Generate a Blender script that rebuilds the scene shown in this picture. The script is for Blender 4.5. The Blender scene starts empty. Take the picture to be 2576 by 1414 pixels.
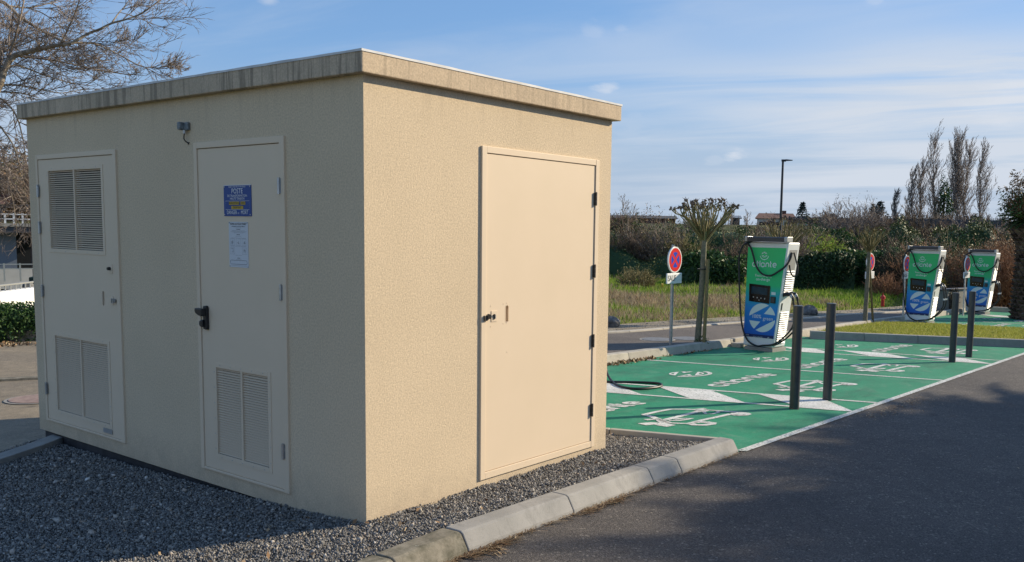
import bpy, bmesh, math, random
import numpy as np
from mathutils import Matrix, Vector

# ---------------------------------------------------------------- camera
SC = bpy.context.scene
COL = SC.collection
PW, PH = 2575.0, 1414.0                       # pixel grid in which the photograph was measured
CAMPOS = np.array([-3.3689, -4.0432, 1.7066])
YAW, PITCH, ROLL, FPX, CX, CY = .6383, -.1019, .0175, 2276.8, 179.2, 107.7
def cam_axes():
    cy, sy, cp, sp = math.cos(YAW), math.sin(YAW), math.cos(PITCH), math.sin(PITCH)
    f = np.array([cy*cp, sy*cp, sp]); r = np.array([sy, -cy, 0.]); u = np.cross(r, f)
    cr, sr = math.cos(ROLL), math.sin(ROLL)
    return cr*r+sr*u, -sr*r+cr*u, f
RX, UX, FX = cam_axes()
cd = bpy.data.cameras.new('camera'); cam = bpy.data.objects.new('camera', cd); COL.objects.link(cam)
M = Matrix.Identity(4)
for i in range(3):
    M[i][0], M[i][1], M[i][2], M[i][3] = RX[i], UX[i], -FX[i], CAMPOS[i]
cam.matrix_world = M
cd.sensor_fit = 'HORIZONTAL'; cd.sensor_width = 36; cd.lens = FPX/PW*36
cd.shift_x = -CX/PW; cd.shift_y = CY/PW
cd.clip_start = .05; cd.clip_end = 3000
SC.camera = cam

# ---------------------------------------------------------------- sky, sun, exposure
SUN_AZ, SUN_EL = math.radians(-29), math.radians(24.5)
SKY_STRENGTH, SUN_STRENGTH = .122, 5.0
EXPOSURE = 0.40
w = bpy.data.worlds.new('World'); SC.world = w; w.use_nodes = True
nt = w.node_tree; N = nt.nodes; Lk = nt.links; N.clear()
def WN(t, **k):
    n = N.new(t)
    for a, b in k.items(): setattr(n, a, b)
    return n
def wm(op, a, b=None, c=None, clamp=False):
    n = WN('ShaderNodeMath', operation=op); n.use_clamp = clamp
    for i, x in enumerate((a, b, c)):
        if x is None: continue
        if isinstance(x, (int, float)): n.inputs[i].default_value = x
        else: Lk.new(x, n.inputs[i])
    return n.outputs[0]
out = WN('ShaderNodeOutputWorld'); bg = WN('ShaderNodeBackground')
sky = WN('ShaderNodeTexSky', sky_type='NISHITA'); sky.sun_disc = False
sky.sun_elevation = SUN_EL; sky.sun_rotation = math.pi/2 - SUN_AZ
sky.air_density = 1.0; sky.dust_density = .2; sky.ozone_density = 5.0
bg.inputs['Strength'].default_value = SKY_STRENGTH
tc = WN('ShaderNodeTexCoord'); sp = WN('ShaderNodeSeparateXYZ'); Lk.new(tc.outputs['Generated'], sp.inputs[0])
zc = wm('MAXIMUM', sp.outputs[2], .0)
den = wm('ADD', zc, .12)
px_, py_ = wm('DIVIDE', sp.outputs[0], den), wm('DIVIDE', sp.outputs[1], den)
cb = WN('ShaderNodeCombineXYZ'); Lk.new(px_, cb.inputs[0]); Lk.new(py_, cb.inputs[1])
def wnoise(scale, detail, rough, stretch, rot, off=0, dist=0.):
    m0 = WN('ShaderNodeMapping'); Lk.new(cb.outputs[0], m0.inputs[0]); m0.inputs['Rotation'].default_value = (0, 0, rot)
    mp = WN('ShaderNodeMapping'); Lk.new(m0.outputs[0], mp.inputs[0]); mp.inputs['Scale'].default_value = stretch
    mp.inputs['Location'].default_value = (off, off*.7, 0)
    n = WN('ShaderNodeTexNoise'); Lk.new(mp.outputs[0], n.inputs['Vector'])
    n.inputs['Scale'].default_value = scale; n.inputs['Detail'].default_value = detail
    n.inputs['Roughness'].default_value = rough; n.inputs['Distortion'].default_value = dist
    return n.outputs[0]
def wstep(x, lo, hi):
    n = WN('ShaderNodeMapRange', interpolation_type='SMOOTHSTEP'); Lk.new(x, n.inputs[0])
    n.inputs[1].default_value = lo; n.inputs[2].default_value = hi
    return n.outputs[0]
RA = math.radians(-104)
big = wnoise(.62, 3, .5, (.42, 1, 1), RA, 2.3, .3)
fine = wnoise(2.0, 9, .62, (.28, 1, 1), RA, 1.7, .7)
veil = wm('ADD', wm('MULTIPLY', big, .62), wm('MULTIPLY', fine, .38))
# thin high cloud: wisps high up, a broad veil between 3 and 20 degrees above the horizon
wisps = wm('MULTIPLY', wstep(veil, .44, .68), .46)
low = wstep(sp.outputs[2], .16, .02)
band = wm('MULTIPLY', wstep(wm('ADD', sp.outputs[2], wm('MULTIPLY', wm('SUBTRACT', fine, .5), .12)), .225, .155), wm('MAXIMUM', wm('MULTIPLY', wstep(veil, .40, .58), .9), wm('MULTIPLY', low, .4)))
def dirpx(u, v):
    d = FX + (u-PW/2-CX)/FPX*RX - (v-PH/2-CY)/FPX*UX
    return d/np.linalg.norm(d)
# veil all round but the clearer north; unseen part added to neutralise the fill
az = wstep(wm('ADD', wm('MULTIPLY', sp.outputs[0], math.cos(1.40)), wm('MULTIPLY', sp.outputs[1], math.sin(1.40))), .80, .38)
band = wm('MULTIPLY', band, wm('ADD', wm('MULTIPLY', az, .86), .10))
puff_n = wnoise(5.5, 6, .6, (1, .6, 1), RA, 8.)
puffs = None
for (u, v, rx, amp) in ((1528, 228, .019, .75), (1500, 82, .022, .42), (1560, 76, .014, .4), (1846, 388, .016, .8), (1800, 400, .015, .35), (678, 2, .011, .5), (2205, 4, .012, .5), (2560, 240, .05, .35), (1590, 320, .03, .3)):
    d = dirpx(u, v)
    vs = WN('ShaderNodeVectorMath', operation='SUBTRACT'); Lk.new(tc.outputs['Generated'], vs.inputs[0]); vs.inputs[1].default_value = tuple(d)
    vm = WN('ShaderNodeVectorMath', operation='MULTIPLY'); Lk.new(vs.outputs[0], vm.inputs[0]); vm.inputs[1].default_value = (1, 1, 1.9)
    vl = WN('ShaderNodeVectorMath', operation='LENGTH'); Lk.new(vm.outputs[0], vl.inputs[0])
    m_ = wm('MULTIPLY', wstep(wm('ADD', vl.outputs['Value'], wm('MULTIPLY', wm('SUBTRACT', puff_n, .5), rx*2.6)), rx*1.3, rx*.2), amp*.8)
    puffs = m_ if puffs is None else wm('MAXIMUM', puffs, m_)
cov = wm('MAXIMUM', wm('ADD', wisps, band, clamp=True), puffs)
mx = WN('ShaderNodeMix', data_type='RGBA'); Lk.new(cov, mx.inputs['Factor'])
hz = WN('ShaderNodeMix', data_type='RGBA'); Lk.new(wm('MULTIPLY', wstep(sp.outputs[2], .20, .04), .92), hz.inputs['Factor']); 
da = WN('ShaderNodeMix', data_type='RGBA'); da.inputs['Factor'].default_value = .58; Lk.new(sky.outputs[0], da.inputs['A'])
da.inputs['B'].default_value = (1.25, 2.35, 4.25, 1); Lk.new(da.outputs['Result'], hz.inputs['A'])     # evens the blue round the sky
hz.inputs['B'].default_value = (2.55, 3.25, 4.25, 1); Lk.new(hz.outputs['Result'], mx.inputs['A'])   # milky air low in the sky
cm = WN('ShaderNodeMix', data_type='RGBA'); Lk.new(wm('MULTIPLY', puffs, 1.2, clamp=True), cm.inputs['Factor'])
cm.inputs['A'].default_value = (4.0, 4.4, 5.0, 1); cm.inputs['B'].default_value = (5.0, 5.15, 5.5, 1); Lk.new(cm.outputs['Result'], mx.inputs['B'])
Lk.new(mx.outputs['Result'], bg.inputs['Color']); Lk.new(bg.outputs[0], out.inputs[0])
sd = bpy.data.lights.new('sun', 'SUN'); sun = bpy.data.objects.new('sun', sd); COL.objects.link(sun)
sd.energy = SUN_STRENGTH; sd.angle = math.radians(.5); sd.color = (1, .85, .62)
SDIR = Vector((math.cos(SUN_EL)*math.cos(SUN_AZ), math.cos(SUN_EL)*math.sin(SUN_AZ), math.sin(SUN_EL)))
sun.rotation_euler = SDIR.to_track_quat('Z', 'Y').to_euler(); sun.location = (10, -10, 20)
vs_ = SC.view_settings; vs_.view_transform = 'Standard'; vs_.look = 'None'; vs_.exposure = EXPOSURE; vs_.gamma = 1
SC.display_settings.display_device = 'sRGB'
SC.cycles.max_bounces = 6; SC.cycles.transparent_max_bounces = 8
SC.cycles.caustics_reflective = False; SC.cycles.caustics_refractive = False

# ---------------------------------------------------------------- measuring helpers
# the tarmac falls away gently to the east: z = PL[0] x + PL[1] y + PL[2]
PL = (-0.02017682, 0.0101467, -0.01985657)
def Sz(x, y, dz=0.): return PL[0]*x + PL[1]*y + PL[2] + dz
def ray(u, v): return FX + (u-PW/2-CX)/FPX*RX - (v-PH/2-CY)/FPX*UX
def G(u, v, dz=0.):                            # survey point on the tarmac
    d = ray(u, v); o = CAMPOS
    t = (PL[0]*o[0]+PL[1]*o[1]+PL[2]+dz-o[2])/(d[2]-PL[0]*d[0]-PL[1]*d[1])
    return Vector(o+t*d)
def H(u, v, z):
    d = ray(u, v); return Vector(CAMPOS + (z-CAMPOS[2])/d[2]*d)
def A(u, v, D):                                # survey point at a known distance
    d = ray(u, v); return Vector(CAMPOS + D/np.hypot(d[0], d[1])*d)
EX = Vector((1, -.01292)).normalized(); EY = Vector((math.cos(math.radians(112.74)), math.sin(math.radians(112.74))))
def B(s, t, dz=0.):                            # parking-bay coordinates: s along the road, t into the bay
    p = Vector((0, -.673)) + EX*s + EY*t
    return Vector((p.x, p.y, Sz(p.x, p.y, dz)))

# ---------------------------------------------------------------- materials
def new_mat(name):
    m = bpy.data.materials.new(name); m.use_nodes = True
    return m, m.node_tree.nodes, m.node_tree.links, m.node_tree.nodes['Principled BSDF']
def ramp(N, L, fac, stops, interp='LINEAR'):
    r = N.new('ShaderNodeValToRGB'); L.new(fac, r.inputs[0]); e = r.color_ramp.elements
    r.color_ramp.interpolation = interp
    while len(e) < len(stops): e.new(.5)
    for i, (p, c) in enumerate(stops):
        e[i].position = p; e[i].color = (*c, 1) if len(c) == 3 else c
    return r.outputs[0]
def noise(N, L, vec, scale, detail=3, rough=.55, dist=0., stretch=None):
    if stretch:
        mp = N.new('ShaderNodeMapping'); mp.inputs['Scale'].default_value = stretch; L.new(vec, mp.inputs[0]); vec = mp.outputs[0]
    n = N.new('ShaderNodeTexNoise'); n.inputs['Scale'].default_value = scale; n.inputs['Detail'].default_value = detail
    n.inputs['Roughness'].default_value = rough; n.inputs['Distortion'].default_value = dist
    L.new(vec, n.inputs['Vector']); return n.outputs[0]
def mixc(N, L, fac, a, b, blend='MIX'):
    m = N.new('ShaderNodeMix'); m.data_type = 'RGBA'; m.blend_type = blend
    for key, x in (('Factor', fac), ('A', a), ('B', b)):
        if isinstance(x, (int, float)): m.inputs[key].default_value = x
        elif isinstance(x, tuple): m.inputs[key].default_value = (*x, 1)
        else: L.new(x, m.inputs[key])
    return m.outputs['Result']
def bump(N, L, bsdf, h, strength, dist):
    b = N.new('ShaderNodeBump'); b.inputs['Strength'].default_value = strength; b.inputs['Distance'].default_value = dist
    L.new(h, b.inputs['Height']); L.new(b.outputs[0], bsdf.inputs['Normal'])
def objc(N): return N.new('ShaderNodeTexCoord').outputs['Object']
def simple(name, c, rough=.6, metal=0., c2=None, scale=20, bmp=0., bscale=200, spec=.5, lo=.35, hi=.65, detail=4):
    m, N, L, b = new_mat(name)
    b.inputs['Roughness'].default_value = rough; b.inputs['Metallic'].default_value = metal
    b.inputs['Specular IOR Level'].default_value = spec
    b.inputs['Base Color'].default_value = (*c, 1)
    v = objc(N)
    if c2: L.new(ramp(N, L, noise(N, L, v, scale, detail), [(lo, c), (hi, c2)]), b.inputs['Base Color'])
    if bmp: bump(N, L, b, noise(N, L, v, bscale, 3), bmp, .002)
    return m
def island(name, stops, rough=.7, noise_mix=None, spec=.3, trans=0.):
    """colour varies from one leaf, blade, stone or twig to the next"""
    m, N, L, b = new_mat(name)
    g = N.new('ShaderNodeNewGeometry')
    col = ramp(N, L, g.outputs['Random Per Island'], stops)
    if noise_mix:
        c2, sc, lo, hi = noise_mix
        n = noise(N, L, objc(N), sc, 3)
        f = ramp(N, L, n, [(lo, (0, 0, 0)), (hi, (1, 1, 1))])
        col = mixc(N, L, f, col, c2)
    L.new(col, b.inputs['Base Color']); b.inputs['Roughness'].default_value = rough
    b.inputs['Specular IOR Level'].default_value = spec
    if trans:
        t = N.new('ShaderNodeBsdfTranslucent'); L.new(col, t.inputs[0]); mxs = N.new('ShaderNodeMixShader'); mxs.inputs[0].default_value = trans
        L.new(b.outputs[0], mxs.inputs[1]); L.new(t.outputs[0], mxs.inputs[2])
        L.new(mxs.outputs[0], N['Material Output'].inputs[0])
    return m

def mat_plaster(name, c1, c2, streak=0.):
    m, N, L, b = new_mat(name); v = objc(N)
    g = N.new('ShaderNodeNewGeometry')
    base = ramp(N, L, noise(N, L, v, 1.3, 5, .6), [(.3, c1), (.7, c2)])
    spk = ramp(N, L, noise(N, L, v, 90, 2, .6), [(.35, (.86, .86, .86)), (.65, (1.08, 1.08, 1.08))])
    col = mixc(N, L, 1., base, spk, 'MULTIPLY')
    if not streak:      # rain marks below the roof edge, splashed dirt at the foot
        sxyz = N.new('ShaderNodeSeparateXYZ'); L.new(v, sxyz.inputs[0])
        foot = N.new('ShaderNodeMapRange'); L.new(sxyz.outputs[2], foot.inputs[0]); foot.inputs[1].default_value = .42; foot.inputs[2].default_value = -.06
        fn_ = N.new('ShaderNodeMath'); fn_.operation = 'MULTIPLY'; L.new(foot.outputs[0], fn_.inputs[0]); L.new(noise(N, L, v, 7, 6, .75), fn_.inputs[1])
        col = mixc(N, L, ramp(N, L, fn_.outputs[0], [(.22, (0, 0, 0)), (.62, (.45, .45, .45))]), col, (.30, .25, .19))
        rn = noise(N, L, v, 14, 4, .7, 0., (1, 1, .035)); top_ = N.new('ShaderNodeMapRange'); L.new(sxyz.outputs[2], top_.inputs[0]); top_.inputs[1].default_value = 1.5; top_.inputs[2].default_value = 2.6
        rm_ = N.new('ShaderNodeMath'); rm_.operation = 'MULTIPLY'; L.new(rn, rm_.inputs[0]); L.new(top_.outputs[0], rm_.inputs[1])
        col = mixc(N, L, ramp(N, L, rm_.outputs[0], [(.44, (0, 0, 0)), (.66, (.30, .30, .30))]), col, (.36, .29, .21))
    if streak:
        s1 = noise(N, L, v, 16, 4, .75, 0., (1, 1, .03))
        s2 = noise(N, L, v, 60, 3, .6, 0., (1, 1, .05))
        br = noise(N, L, v, 1.6, 2, .5)
        sm = N.new('ShaderNodeMath'); sm.operation = 'MULTIPLY_ADD'; L.new(s2, sm.inputs[0]); sm.inputs[1].default_value = .45; L.new(s1, sm.inputs[2])
        sm2 = N.new('ShaderNodeMath'); sm2.operation = 'MULTIPLY_ADD'; L.new(br, sm2.inputs[0]); sm2.inputs[1].default_value = .35; L.new(sm.outputs[0], sm2.inputs[2])
        f = ramp(N, L, sm2.outputs[0], [(.90, (0, 0, 0)), (1.08, (streak,)*3)])
        col = mixc(N, L, f, col, (.10, .085, .07))
        grime = ramp(N, L, noise(N, L, v, 5, 5, .7), [(.4, (0, 0, 0)), (.75, (.35, .35, .35))])
        col = mixc(N, L, grime, col, (.26, .22, .17))
    L.new(col, b.inputs['Base Color']); b.inputs['Roughness'].default_value = .9; b.inputs['Specular IOR Level'].default_value = .2
    n1 = noise(N, L, v, 78, 3, .6, 1.8); n2 = noise(N, L, v, 150, 2, .6)
    r1 = ramp(N, L, n1, [(.40, (0, 0, 0)), (.52, (1, 1, 1)), (.66, (.8, .8, .8))])
    bump(N, L, b, mixc(N, L, .3, r1, n2), .55, .0018)
    return m

def mat_asphalt(name, dark, light, fleck=.35, bm=.5):
    m, N, L, b = new_mat(name); v = objc(N)
    a = ramp(N, L, noise(N, L, v, 95, 4, .85), [(.36, dark), (.64, light)])
    vo = N.new('ShaderNodeTexVoronoi'); vo.inputs['Scale'].default_value = 75; L.new(v, vo.inputs['Vector'])
    fl = ramp(N, L, vo.outputs['Color'], [(.80, (0, 0, 0)), (.95, (fleck,)*3)])
    col = mixc(N, L, fl, a, (.30, .28, .25))
    big = ramp(N, L, noise(N, L, v, .5, 5, .6, .5), [(.3, (.74, .74, .76)), (.7, (1.22, 1.18, 1.12))])
    col = mixc(N, L, 1., col, big, 'MULTIPLY')
    mid = ramp(N, L, noise(N, L, v, 7, 6, .8, 1.), [(.35, (.80, .80, .80)), (.68, (1.25, 1.23, 1.2))])
    col = mixc(N, L, 1., col, mid, 'MULTIPLY')
    oil = ramp(N, L, noise(N, L, v, 1.7, 3, .5, .3), [(.70, (0, 0, 0)), (.76, (.55, .55, .55))])
    col = mixc(N, L, oil, col, (.02, .02, .022))
    L.new(col, b.inputs['Base Color']); b.inputs['Roughness'].default_value = .82; b.inputs['Specular IOR Level'].default_value = .35
    vb = N.new('ShaderNodeTexVoronoi'); vb.inputs['Scale'].default_value = 120; L.new(v, vb.inputs['Vector'])
    bump(N, L, b, mixc(N, L, .4, vb.outputs['Distance'], noise(N, L, v, 260, 2, .7)), bm, .006)
    return m

def mat_green():
    m, N, L, b = new_mat('green_resin'); v = objc(N)
    a = ramp(N, L, noise(N, L, v, 1.1, 5, .65), [(.3, (.012, .205, .108)), (.7, (.024, .265, .145))])
    sp_ = ramp(N, L, noise(N, L, v, 120, 2, .7), [(.36, (.55, .6, .6)), (.5, (1, 1, 1)), (.7, (1.15, 1.12, 1.12))])
    col = mixc(N, L, 1., a, sp_, 'MULTIPLY')
    dust = ramp(N, L, noise(N, L, v, 3.2, 7, .75, .8), [(.50, (0, 0, 0)), (.80, (.42, .42, .42))])
    col = mixc(N, L, dust, col, (.23, .30, .24))
    dirt = ramp(N, L, noise(N, L, v, .8, 6, .7, 1.2), [(.30, (.38, .38, .38)), (.46, (0, 0, 0))])
    col = mixc(N, L, dirt, col, (.02, .085, .06))
    ty = noise(N, L, v, 2.6, 3, .6, .2, (.35, 1., 1.)); col = mixc(N, L, ramp(N, L, ty, [(.53, (0, 0, 0)), (.70, (.50, .50, .50))]), col, (.02, .10, .065))
    pits = ramp(N, L, noise(N, L, v, 48, 4, .75), [(.64, (0, 0, 0)), (.70, (1, 1, 1))])
    col = mixc(N, L, pits, col, (.015, .05, .035))
    L.new(col, b.inputs['Base Color']); b.inputs['Roughness'].default_value = .75; b.inputs['Specular IOR Level'].default_value = .3
    bump(N, L, b, noise(N, L, v, 150, 3, .7), .55, .005)
    return m
def mat_paint(name='road_paint', wear=.55):
    m, N, L, b = new_mat(name); v = objc(N)
    a = ramp(N, L, noise(N, L, v, 2.5, 6, .7), [(.3, (.50, .50, .48)), (.65, (.72, .72, .70))])
    sp_ = ramp(N, L, noise(N, L, v, 130, 2, .7), [(.30, (.55, .57, .55)), (.48, (1, 1, 1))])
    col = mixc(N, L, 1., a, sp_, 'MULTIPLY')
    wr = ramp(N, L, noise(N, L, v, 38, 6, .8), [(wear, (0, 0, 0)), (wear+.05, (1, 1, 1))])
    col = mixc(N, L, wr, col, (.12, .17, .14))
    L.new(col, b.inputs['Base Color']); b.inputs['Roughness'].default_value = .7
    bump(N, L, b, noise(N, L, v, 150, 3, .7), .5, .004)
    return m
def mat_concrete(name, c1, c2, stain=None):
    m, N, L, b = new_mat(name); v = objc(N)
    col = ramp(N, L, noise(N, L, v, 3.5, 6, .65), [(.3, c1), (.7, c2)])
    oi = N.new('ShaderNodeObjectInfo')
    tint = ramp(N, L, oi.outputs['Random'], [(0, (.88, .88, .89)), (1, (1.08, 1.07, 1.05))])
    col = mixc(N, L, 1., col, tint, 'MULTIPLY')
    pits = ramp(N, L, noise(N, L, v, 150, 3, .6), [(.62, (0, 0, 0)), (.72, (.6, .6, .6))])
    col = mixc(N, L, pits, col, tuple(x*.55 for x in c1))
    if not stain:
        sc_ = ramp(N, L, noise(N, L, v, 6, 7, .8, .6), [(.50, (0, 0, 0)), (.72, (.55, .55, .55))])
        col = mixc(N, L, sc_, col, tuple(x*.55 for x in c1))
    if stain:
        s = ramp(N, L, noise(N, L, v, 9, 7, .75), [(.40, (0, 0, 0)), (.62, (1, 1, 1))])
        col = mixc(N, L, s, col, stain)
        l = ramp(N, L, noise(N, L, v, 22, 4, .6), [(.66, (0, 0, 0)), (.72, (.8, .8, .8))])
        col = mixc(N, L, l, col, (.42, .42, .36))
    L.new(col, b.inputs['Base Color']); b.inputs['Roughness'].default_value = .88; b.inputs['Specular IOR Level'].default_value = .25
    bump(N, L, b, noise(N, L, v, 90, 4, .65), .35, .003)
    return m
def mat_ground(name, stops, scale, fine_scale=30, rough=.95):
    m, N, L, b = new_mat(name); v = objc(N)
    col = ramp(N, L, noise(N, L, v, scale, 6, .68), stops)
    f = ramp(N, L, noise(N, L, v, fine_scale, 3, .7), [(.3, (.55, .55, .55)), (.7, (1.3, 1.3, 1.3))])
    col = mixc(N, L, 1., col, f, 'MULTIPLY')
    L.new(col, b.inputs['Base Color']); b.inputs['Roughness'].default_value = rough; b.inputs['Specular IOR Level'].default_value = .1
    bump(N, L, b, noise(N, L, v, fine_scale, 4, .7), .6, .03)
    return m

MT = {}
MT['plaster'] = mat_plaster('beige_render', (.64, .52, .365), (.695, .565, .40))
MT['fascia'] = mat_plaster('stained_render', (.53, .43, .315), (.60, .485, .36), .52)
MT['fascia2'] = mat_plaster('lightly_stained_render', (.60, .475, .335), (.66, .525, .37), .22)
MT['membrane'] = simple('grey_roof_membrane', (.50, .50, .50), .55, c2=(.66, .66, .66), scale=6)
MT['plinth'] = simple('black_bitumen', (.018, .019, .022), .7, c2=(.04, .04, .045), scale=12, bmp=.4)
MT['door'] = simple('cream_powder_coat', (.71, .58, .425), .55, c2=(.73, .595, .44), scale=2.5, bmp=.04, bscale=400, spec=.25)
MT['dark'] = simple('dark_void', (.02, .019, .018), .9)
MT['slotback'] = simple('brown_slot', (.20, .12, .05), .7)
MT['steel'] = simple('galvanised_steel', (.42, .44, .46), .38, .9, c2=(.55, .56, .57), scale=14)
MT['blacksteel'] = simple('aged_hinge_steel', (.10, .09, .08), .45, .7)
MT['blackplastic'] = simple('black_plastic', (.012, .013, .015), .38)
MT['rubber'] = simple('black_rubber', (.012, .012, .013), .5, bmp=.1)
MT['greyplastic'] = simple('grey_blue_plastic', (.11, .13, .14), .5, c2=(.24, .27, .28), scale=30)
MT['blue'] = simple('blue_enamel', (.008, .050, .24), .5)
MT['white'] = simple('white_enamel', (.78, .78, .78), .4)
MT['white2'] = simple('white_coating', (.74, .75, .75), .32, c2=(.80, .81, .81), scale=3)
MT['paper'] = simple('white_card', (.60, .62, .65), .6)
MT['ink'] = simple('black_ink', (.02, .02, .025), .6)
MT['faint'] = simple('grey_ink', (.30, .31, .33), .6)
MT['yellow'] = simple('yellow_tape', (.55, .36, .02), .5)
MT['red'] = simple('red_reflective', (.62, .012, .010), .35)
MT['signblue'] = simple('blue_reflective', (.010, .045, .42), .35)
MT['anthracite'] = simple('anthracite_paint', (.045, .052, .058), .36, .25, c2=(.06, .068, .075), scale=9, bmp=.05)
MT['canopy'] = simple('dark_grey_canopy', (.055, .052, .056), .45, c2=(.07, .066, .07), scale=5)
MT['alu'] = simple('brushed_aluminium', (.48, .48, .47), .4, .6)
MT['screen'] = simple('dark_screen', (.010, .025, .035), .15, c2=(.012, .05, .08), scale=6)
MT['glassblack'] = simple('black_glass', (.006, .006, .008), .12)
MT['paleprint'] = simple('pale_print', (.66, .76, .76), .4)
MT['asphalt'] = mat_asphalt('asphalt', (.014, .013, .014), (.140, .130, .128), .60, .9)
MT['asphalt2'] = mat_asphalt('old_asphalt', (.15, .13, .10), (.30, .26, .20), .5)
MT['asphalt3'] = mat_asphalt('path_asphalt', (.045, .040, .038), (.19, .168, .152), .4, .6)
MT['green'] = mat_green()
MT['paint'] = mat_paint(); MT['paintworn'] = mat_paint('worn_road_paint', .52)
MT['kerb'] = mat_concrete('kerb_concrete', (.27, .265, .25), (.36, .35, .33))
MT['kerbwarm'] = mat_concrete('pale_kerb_concrete', (.37, .345, .30), (.47, .44, .38))
MT['kerbold'] = mat_concrete('mossy_old_concrete', (.20, .18, .145), (.27, .25, .205), (.10, .095, .07))
MT['gravelbase'] = mat_ground('gravel_bed_soil', [(.3, (.08, .08, .08)), (.7, (.17, .165, .16))], 40, 90)
MT['stone'] = island('grey_stone_chips', [(0, (.125, .125, .127)), (.45, (.20, .193, .185)), (.75, (.27, .257, .24)), (.92, (.36, .335, .30)), (.95, (.24, .185, .14)), (1, (.55, .53, .50))], .8)
def mat_panel():
    m, N, L, b = new_mat('green_to_blue_print'); v = objc(N)
    s = N.new('ShaderNodeSeparateXYZ'); L.new(v, s.inputs[0])
    mr = N.new('ShaderNodeMapRange'); L.new(s.outputs[2], mr.inputs[0]); mr.inputs[1].default_value = .15; mr.inputs[2].default_value = 1.75
    col = ramp(N, L, mr.outputs[0], [(0, (.008, .085, .50)), (.34, (.012, .24, .66)), (.48, (.014, .40, .46)), (.58, (.020, .54, .20)), (1, (.030, .58, .17))])
    L.new(col, b.inputs['Base Color']); b.inputs['Roughness'].default_value = .35
    return m
MT['panel'] = mat_panel()
MT['navy'] = simple('navy_print', (.008, .025, .12), .35)
MT['bark'] = simple('grey_green_bark', (.13, .125, .085), .9, c2=(.22, .20, .14), scale=22, bmp=.6, bscale=60)
MT['stake'] = simple('weathered_wood', (.16, .13, .06), .85, c2=(.26, .20, .09), scale=18)
MT['twig_grey'] = island('grey_twigs', [(0, (.14, .11, .095)), (.5, (.23, .19, .165)), (1, (.36, .31, .27))], .85)
MT['twig_pale'] = island('pale_limb_bark', [(0, (.18, .14, .10)), (.6, (.27, .225, .17)), (1, (.36, .31, .25))], .85)  # pale tan limbs, tone differs from piece to piece
MT['twig_brown'] = island('brown_twigs', [(0, (.08, .055, .04)), (.5, (.145, .105, .08)), (1, (.24, .18, .135))], .85)
MT['twig_dark'] = island('dark_twigs', [(0, (.04, .03, .022)), (.6, (.085, .065, .046)), (1, (.14, .11, .08))], .85)
MT['twig_rust'] = island('rusty_twigs', [(0, (.16, .075, .035)), (.5, (.29, .145, .075)), (1, (.42, .24, .14))], .85)
MT['twig_straw'] = island('straw_twigs', [(0, (.13, .11, .05)), (.5, (.21, .18, .08)), (1, (.33, .29, .16))], .85)
MT['blossom'] = island('pale_blossom', [(0, (.22, .20, .17)), (1, (.50, .47, .42))], .8)
MT['leaf_green'] = island('laurel_leaves', [(0, (.014, .034, .013)), (.6, (.04, .09, .024)), (.9, (.09, .17, .045)), (1, (.16, .24, .08))], .5, None, .25, .15)
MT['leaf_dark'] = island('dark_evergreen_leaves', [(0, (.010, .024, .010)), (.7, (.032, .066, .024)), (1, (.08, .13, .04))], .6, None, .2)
MT['leaf_olive'] = island('olive_leaves', [(0, (.04, .05, .015)), (.6, (.10, .12, .035)), (1, (.20, .22, .07))], .6)
MT['leaf_conifer'] = island('blue_green_needles', [(0, (.008, .022, .022)), (1, (.03, .065, .055))], .7)
MT['leaf_yellow'] = island('yellow_flowers', [(0, (.45, .27, .01)), (1, (.80, .50, .03))], .6)
MT['leaf_dry'] = island('dry_brown_leaves', [(0, (.12, .075, .035)), (.7, (.30, .19, .10)), (1, (.42, .29, .16))], .7)
MT['grass'] = island('field_grass', [(0, (.08, .13, .02)), (.5, (.18, .28, .04)), (1, (.34, .43, .09))], .8, ((.34, .27, .15), .55, .60, .76), .2, .35)
MT['lawn'] = island('lawn_grass', [(0, (.20, .23, .03)), (.6, (.40, .42, .07)), (1, (.62, .58, .20))], .8, None, .2, .3)
MT['drygrass'] = island('dry_grass', [(0, (.19, .14, .09)), (.6, (.36, .28, .18)), (1, (.52, .43, .30))], .85, None, .2, .3)
MT['pebble'] = island('pale_pebbles', [(0, (.30, .27, .23)), (.5, (.45, .42, .38)), (.8, (.30, .22, .16)), (1, (.62, .60, .57))], .75)
MT['lush'] = island('lush_grass', [(0, (.08, .16, .015)), (.5, (.20, .33, .035)), (1, (.38, .50, .08))], .8, None, .2, .35)
MT['field'] = mat_ground('field_soil', [(.34, (.10, .15, .03)), (.47, (.17, .20, .045)), (.56, (.25, .20, .11)), (.7, (.14, .19, .04))], .35, 9)
MT['far'] = mat_ground('far_land', [(.3, (.05, .07, .025)), (.7, (.11, .095, .05))], .05, 1)
MT['verge'] = mat_ground('stony_verge', [(.3, (.20, .17, .13)), (.6, (.33, .29, .23)), (.75, (.18, .19, .07))], 1.2, 25)
MT['palmbark'] = island('palm_boots', [(0, (.035, .02, .014)), (.5, (.10, .065, .045)), (1, (.22, .16, .12))], .9)
MT['rock'] = simple('grey_boulder', (.07, .07, .07), .9, c2=(.20, .20, .20), scale=9, bmp=.8, bscale=30)
MT['litter'] = island('dead_straw', [(0, (.10, .045, .02)), (.5, (.28, .18, .10)), (1, (.50, .40, .26))], .85)
MT['redpaint'] = simple('red_paint', (.50, .02, .015), .4)
MT['roofred'] = simple('brown_tiles', (.10, .045, .035), .85, c2=(.15, .07, .05), scale=2)
MT['roofdark'] = simple('dark_slate', (.03, .033, .042), .8, c2=(.05, .053, .06), scale=1)
MT['wallpale'] = simple('pale_far_wall', (.55, .52, .46), .9, c2=(.65, .61, .54), scale=1)
MT['wallwhite'] = simple('white_boundary_wall', (.80, .79, .76), .85, c2=(.84, .83, .80), scale=2)
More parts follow.
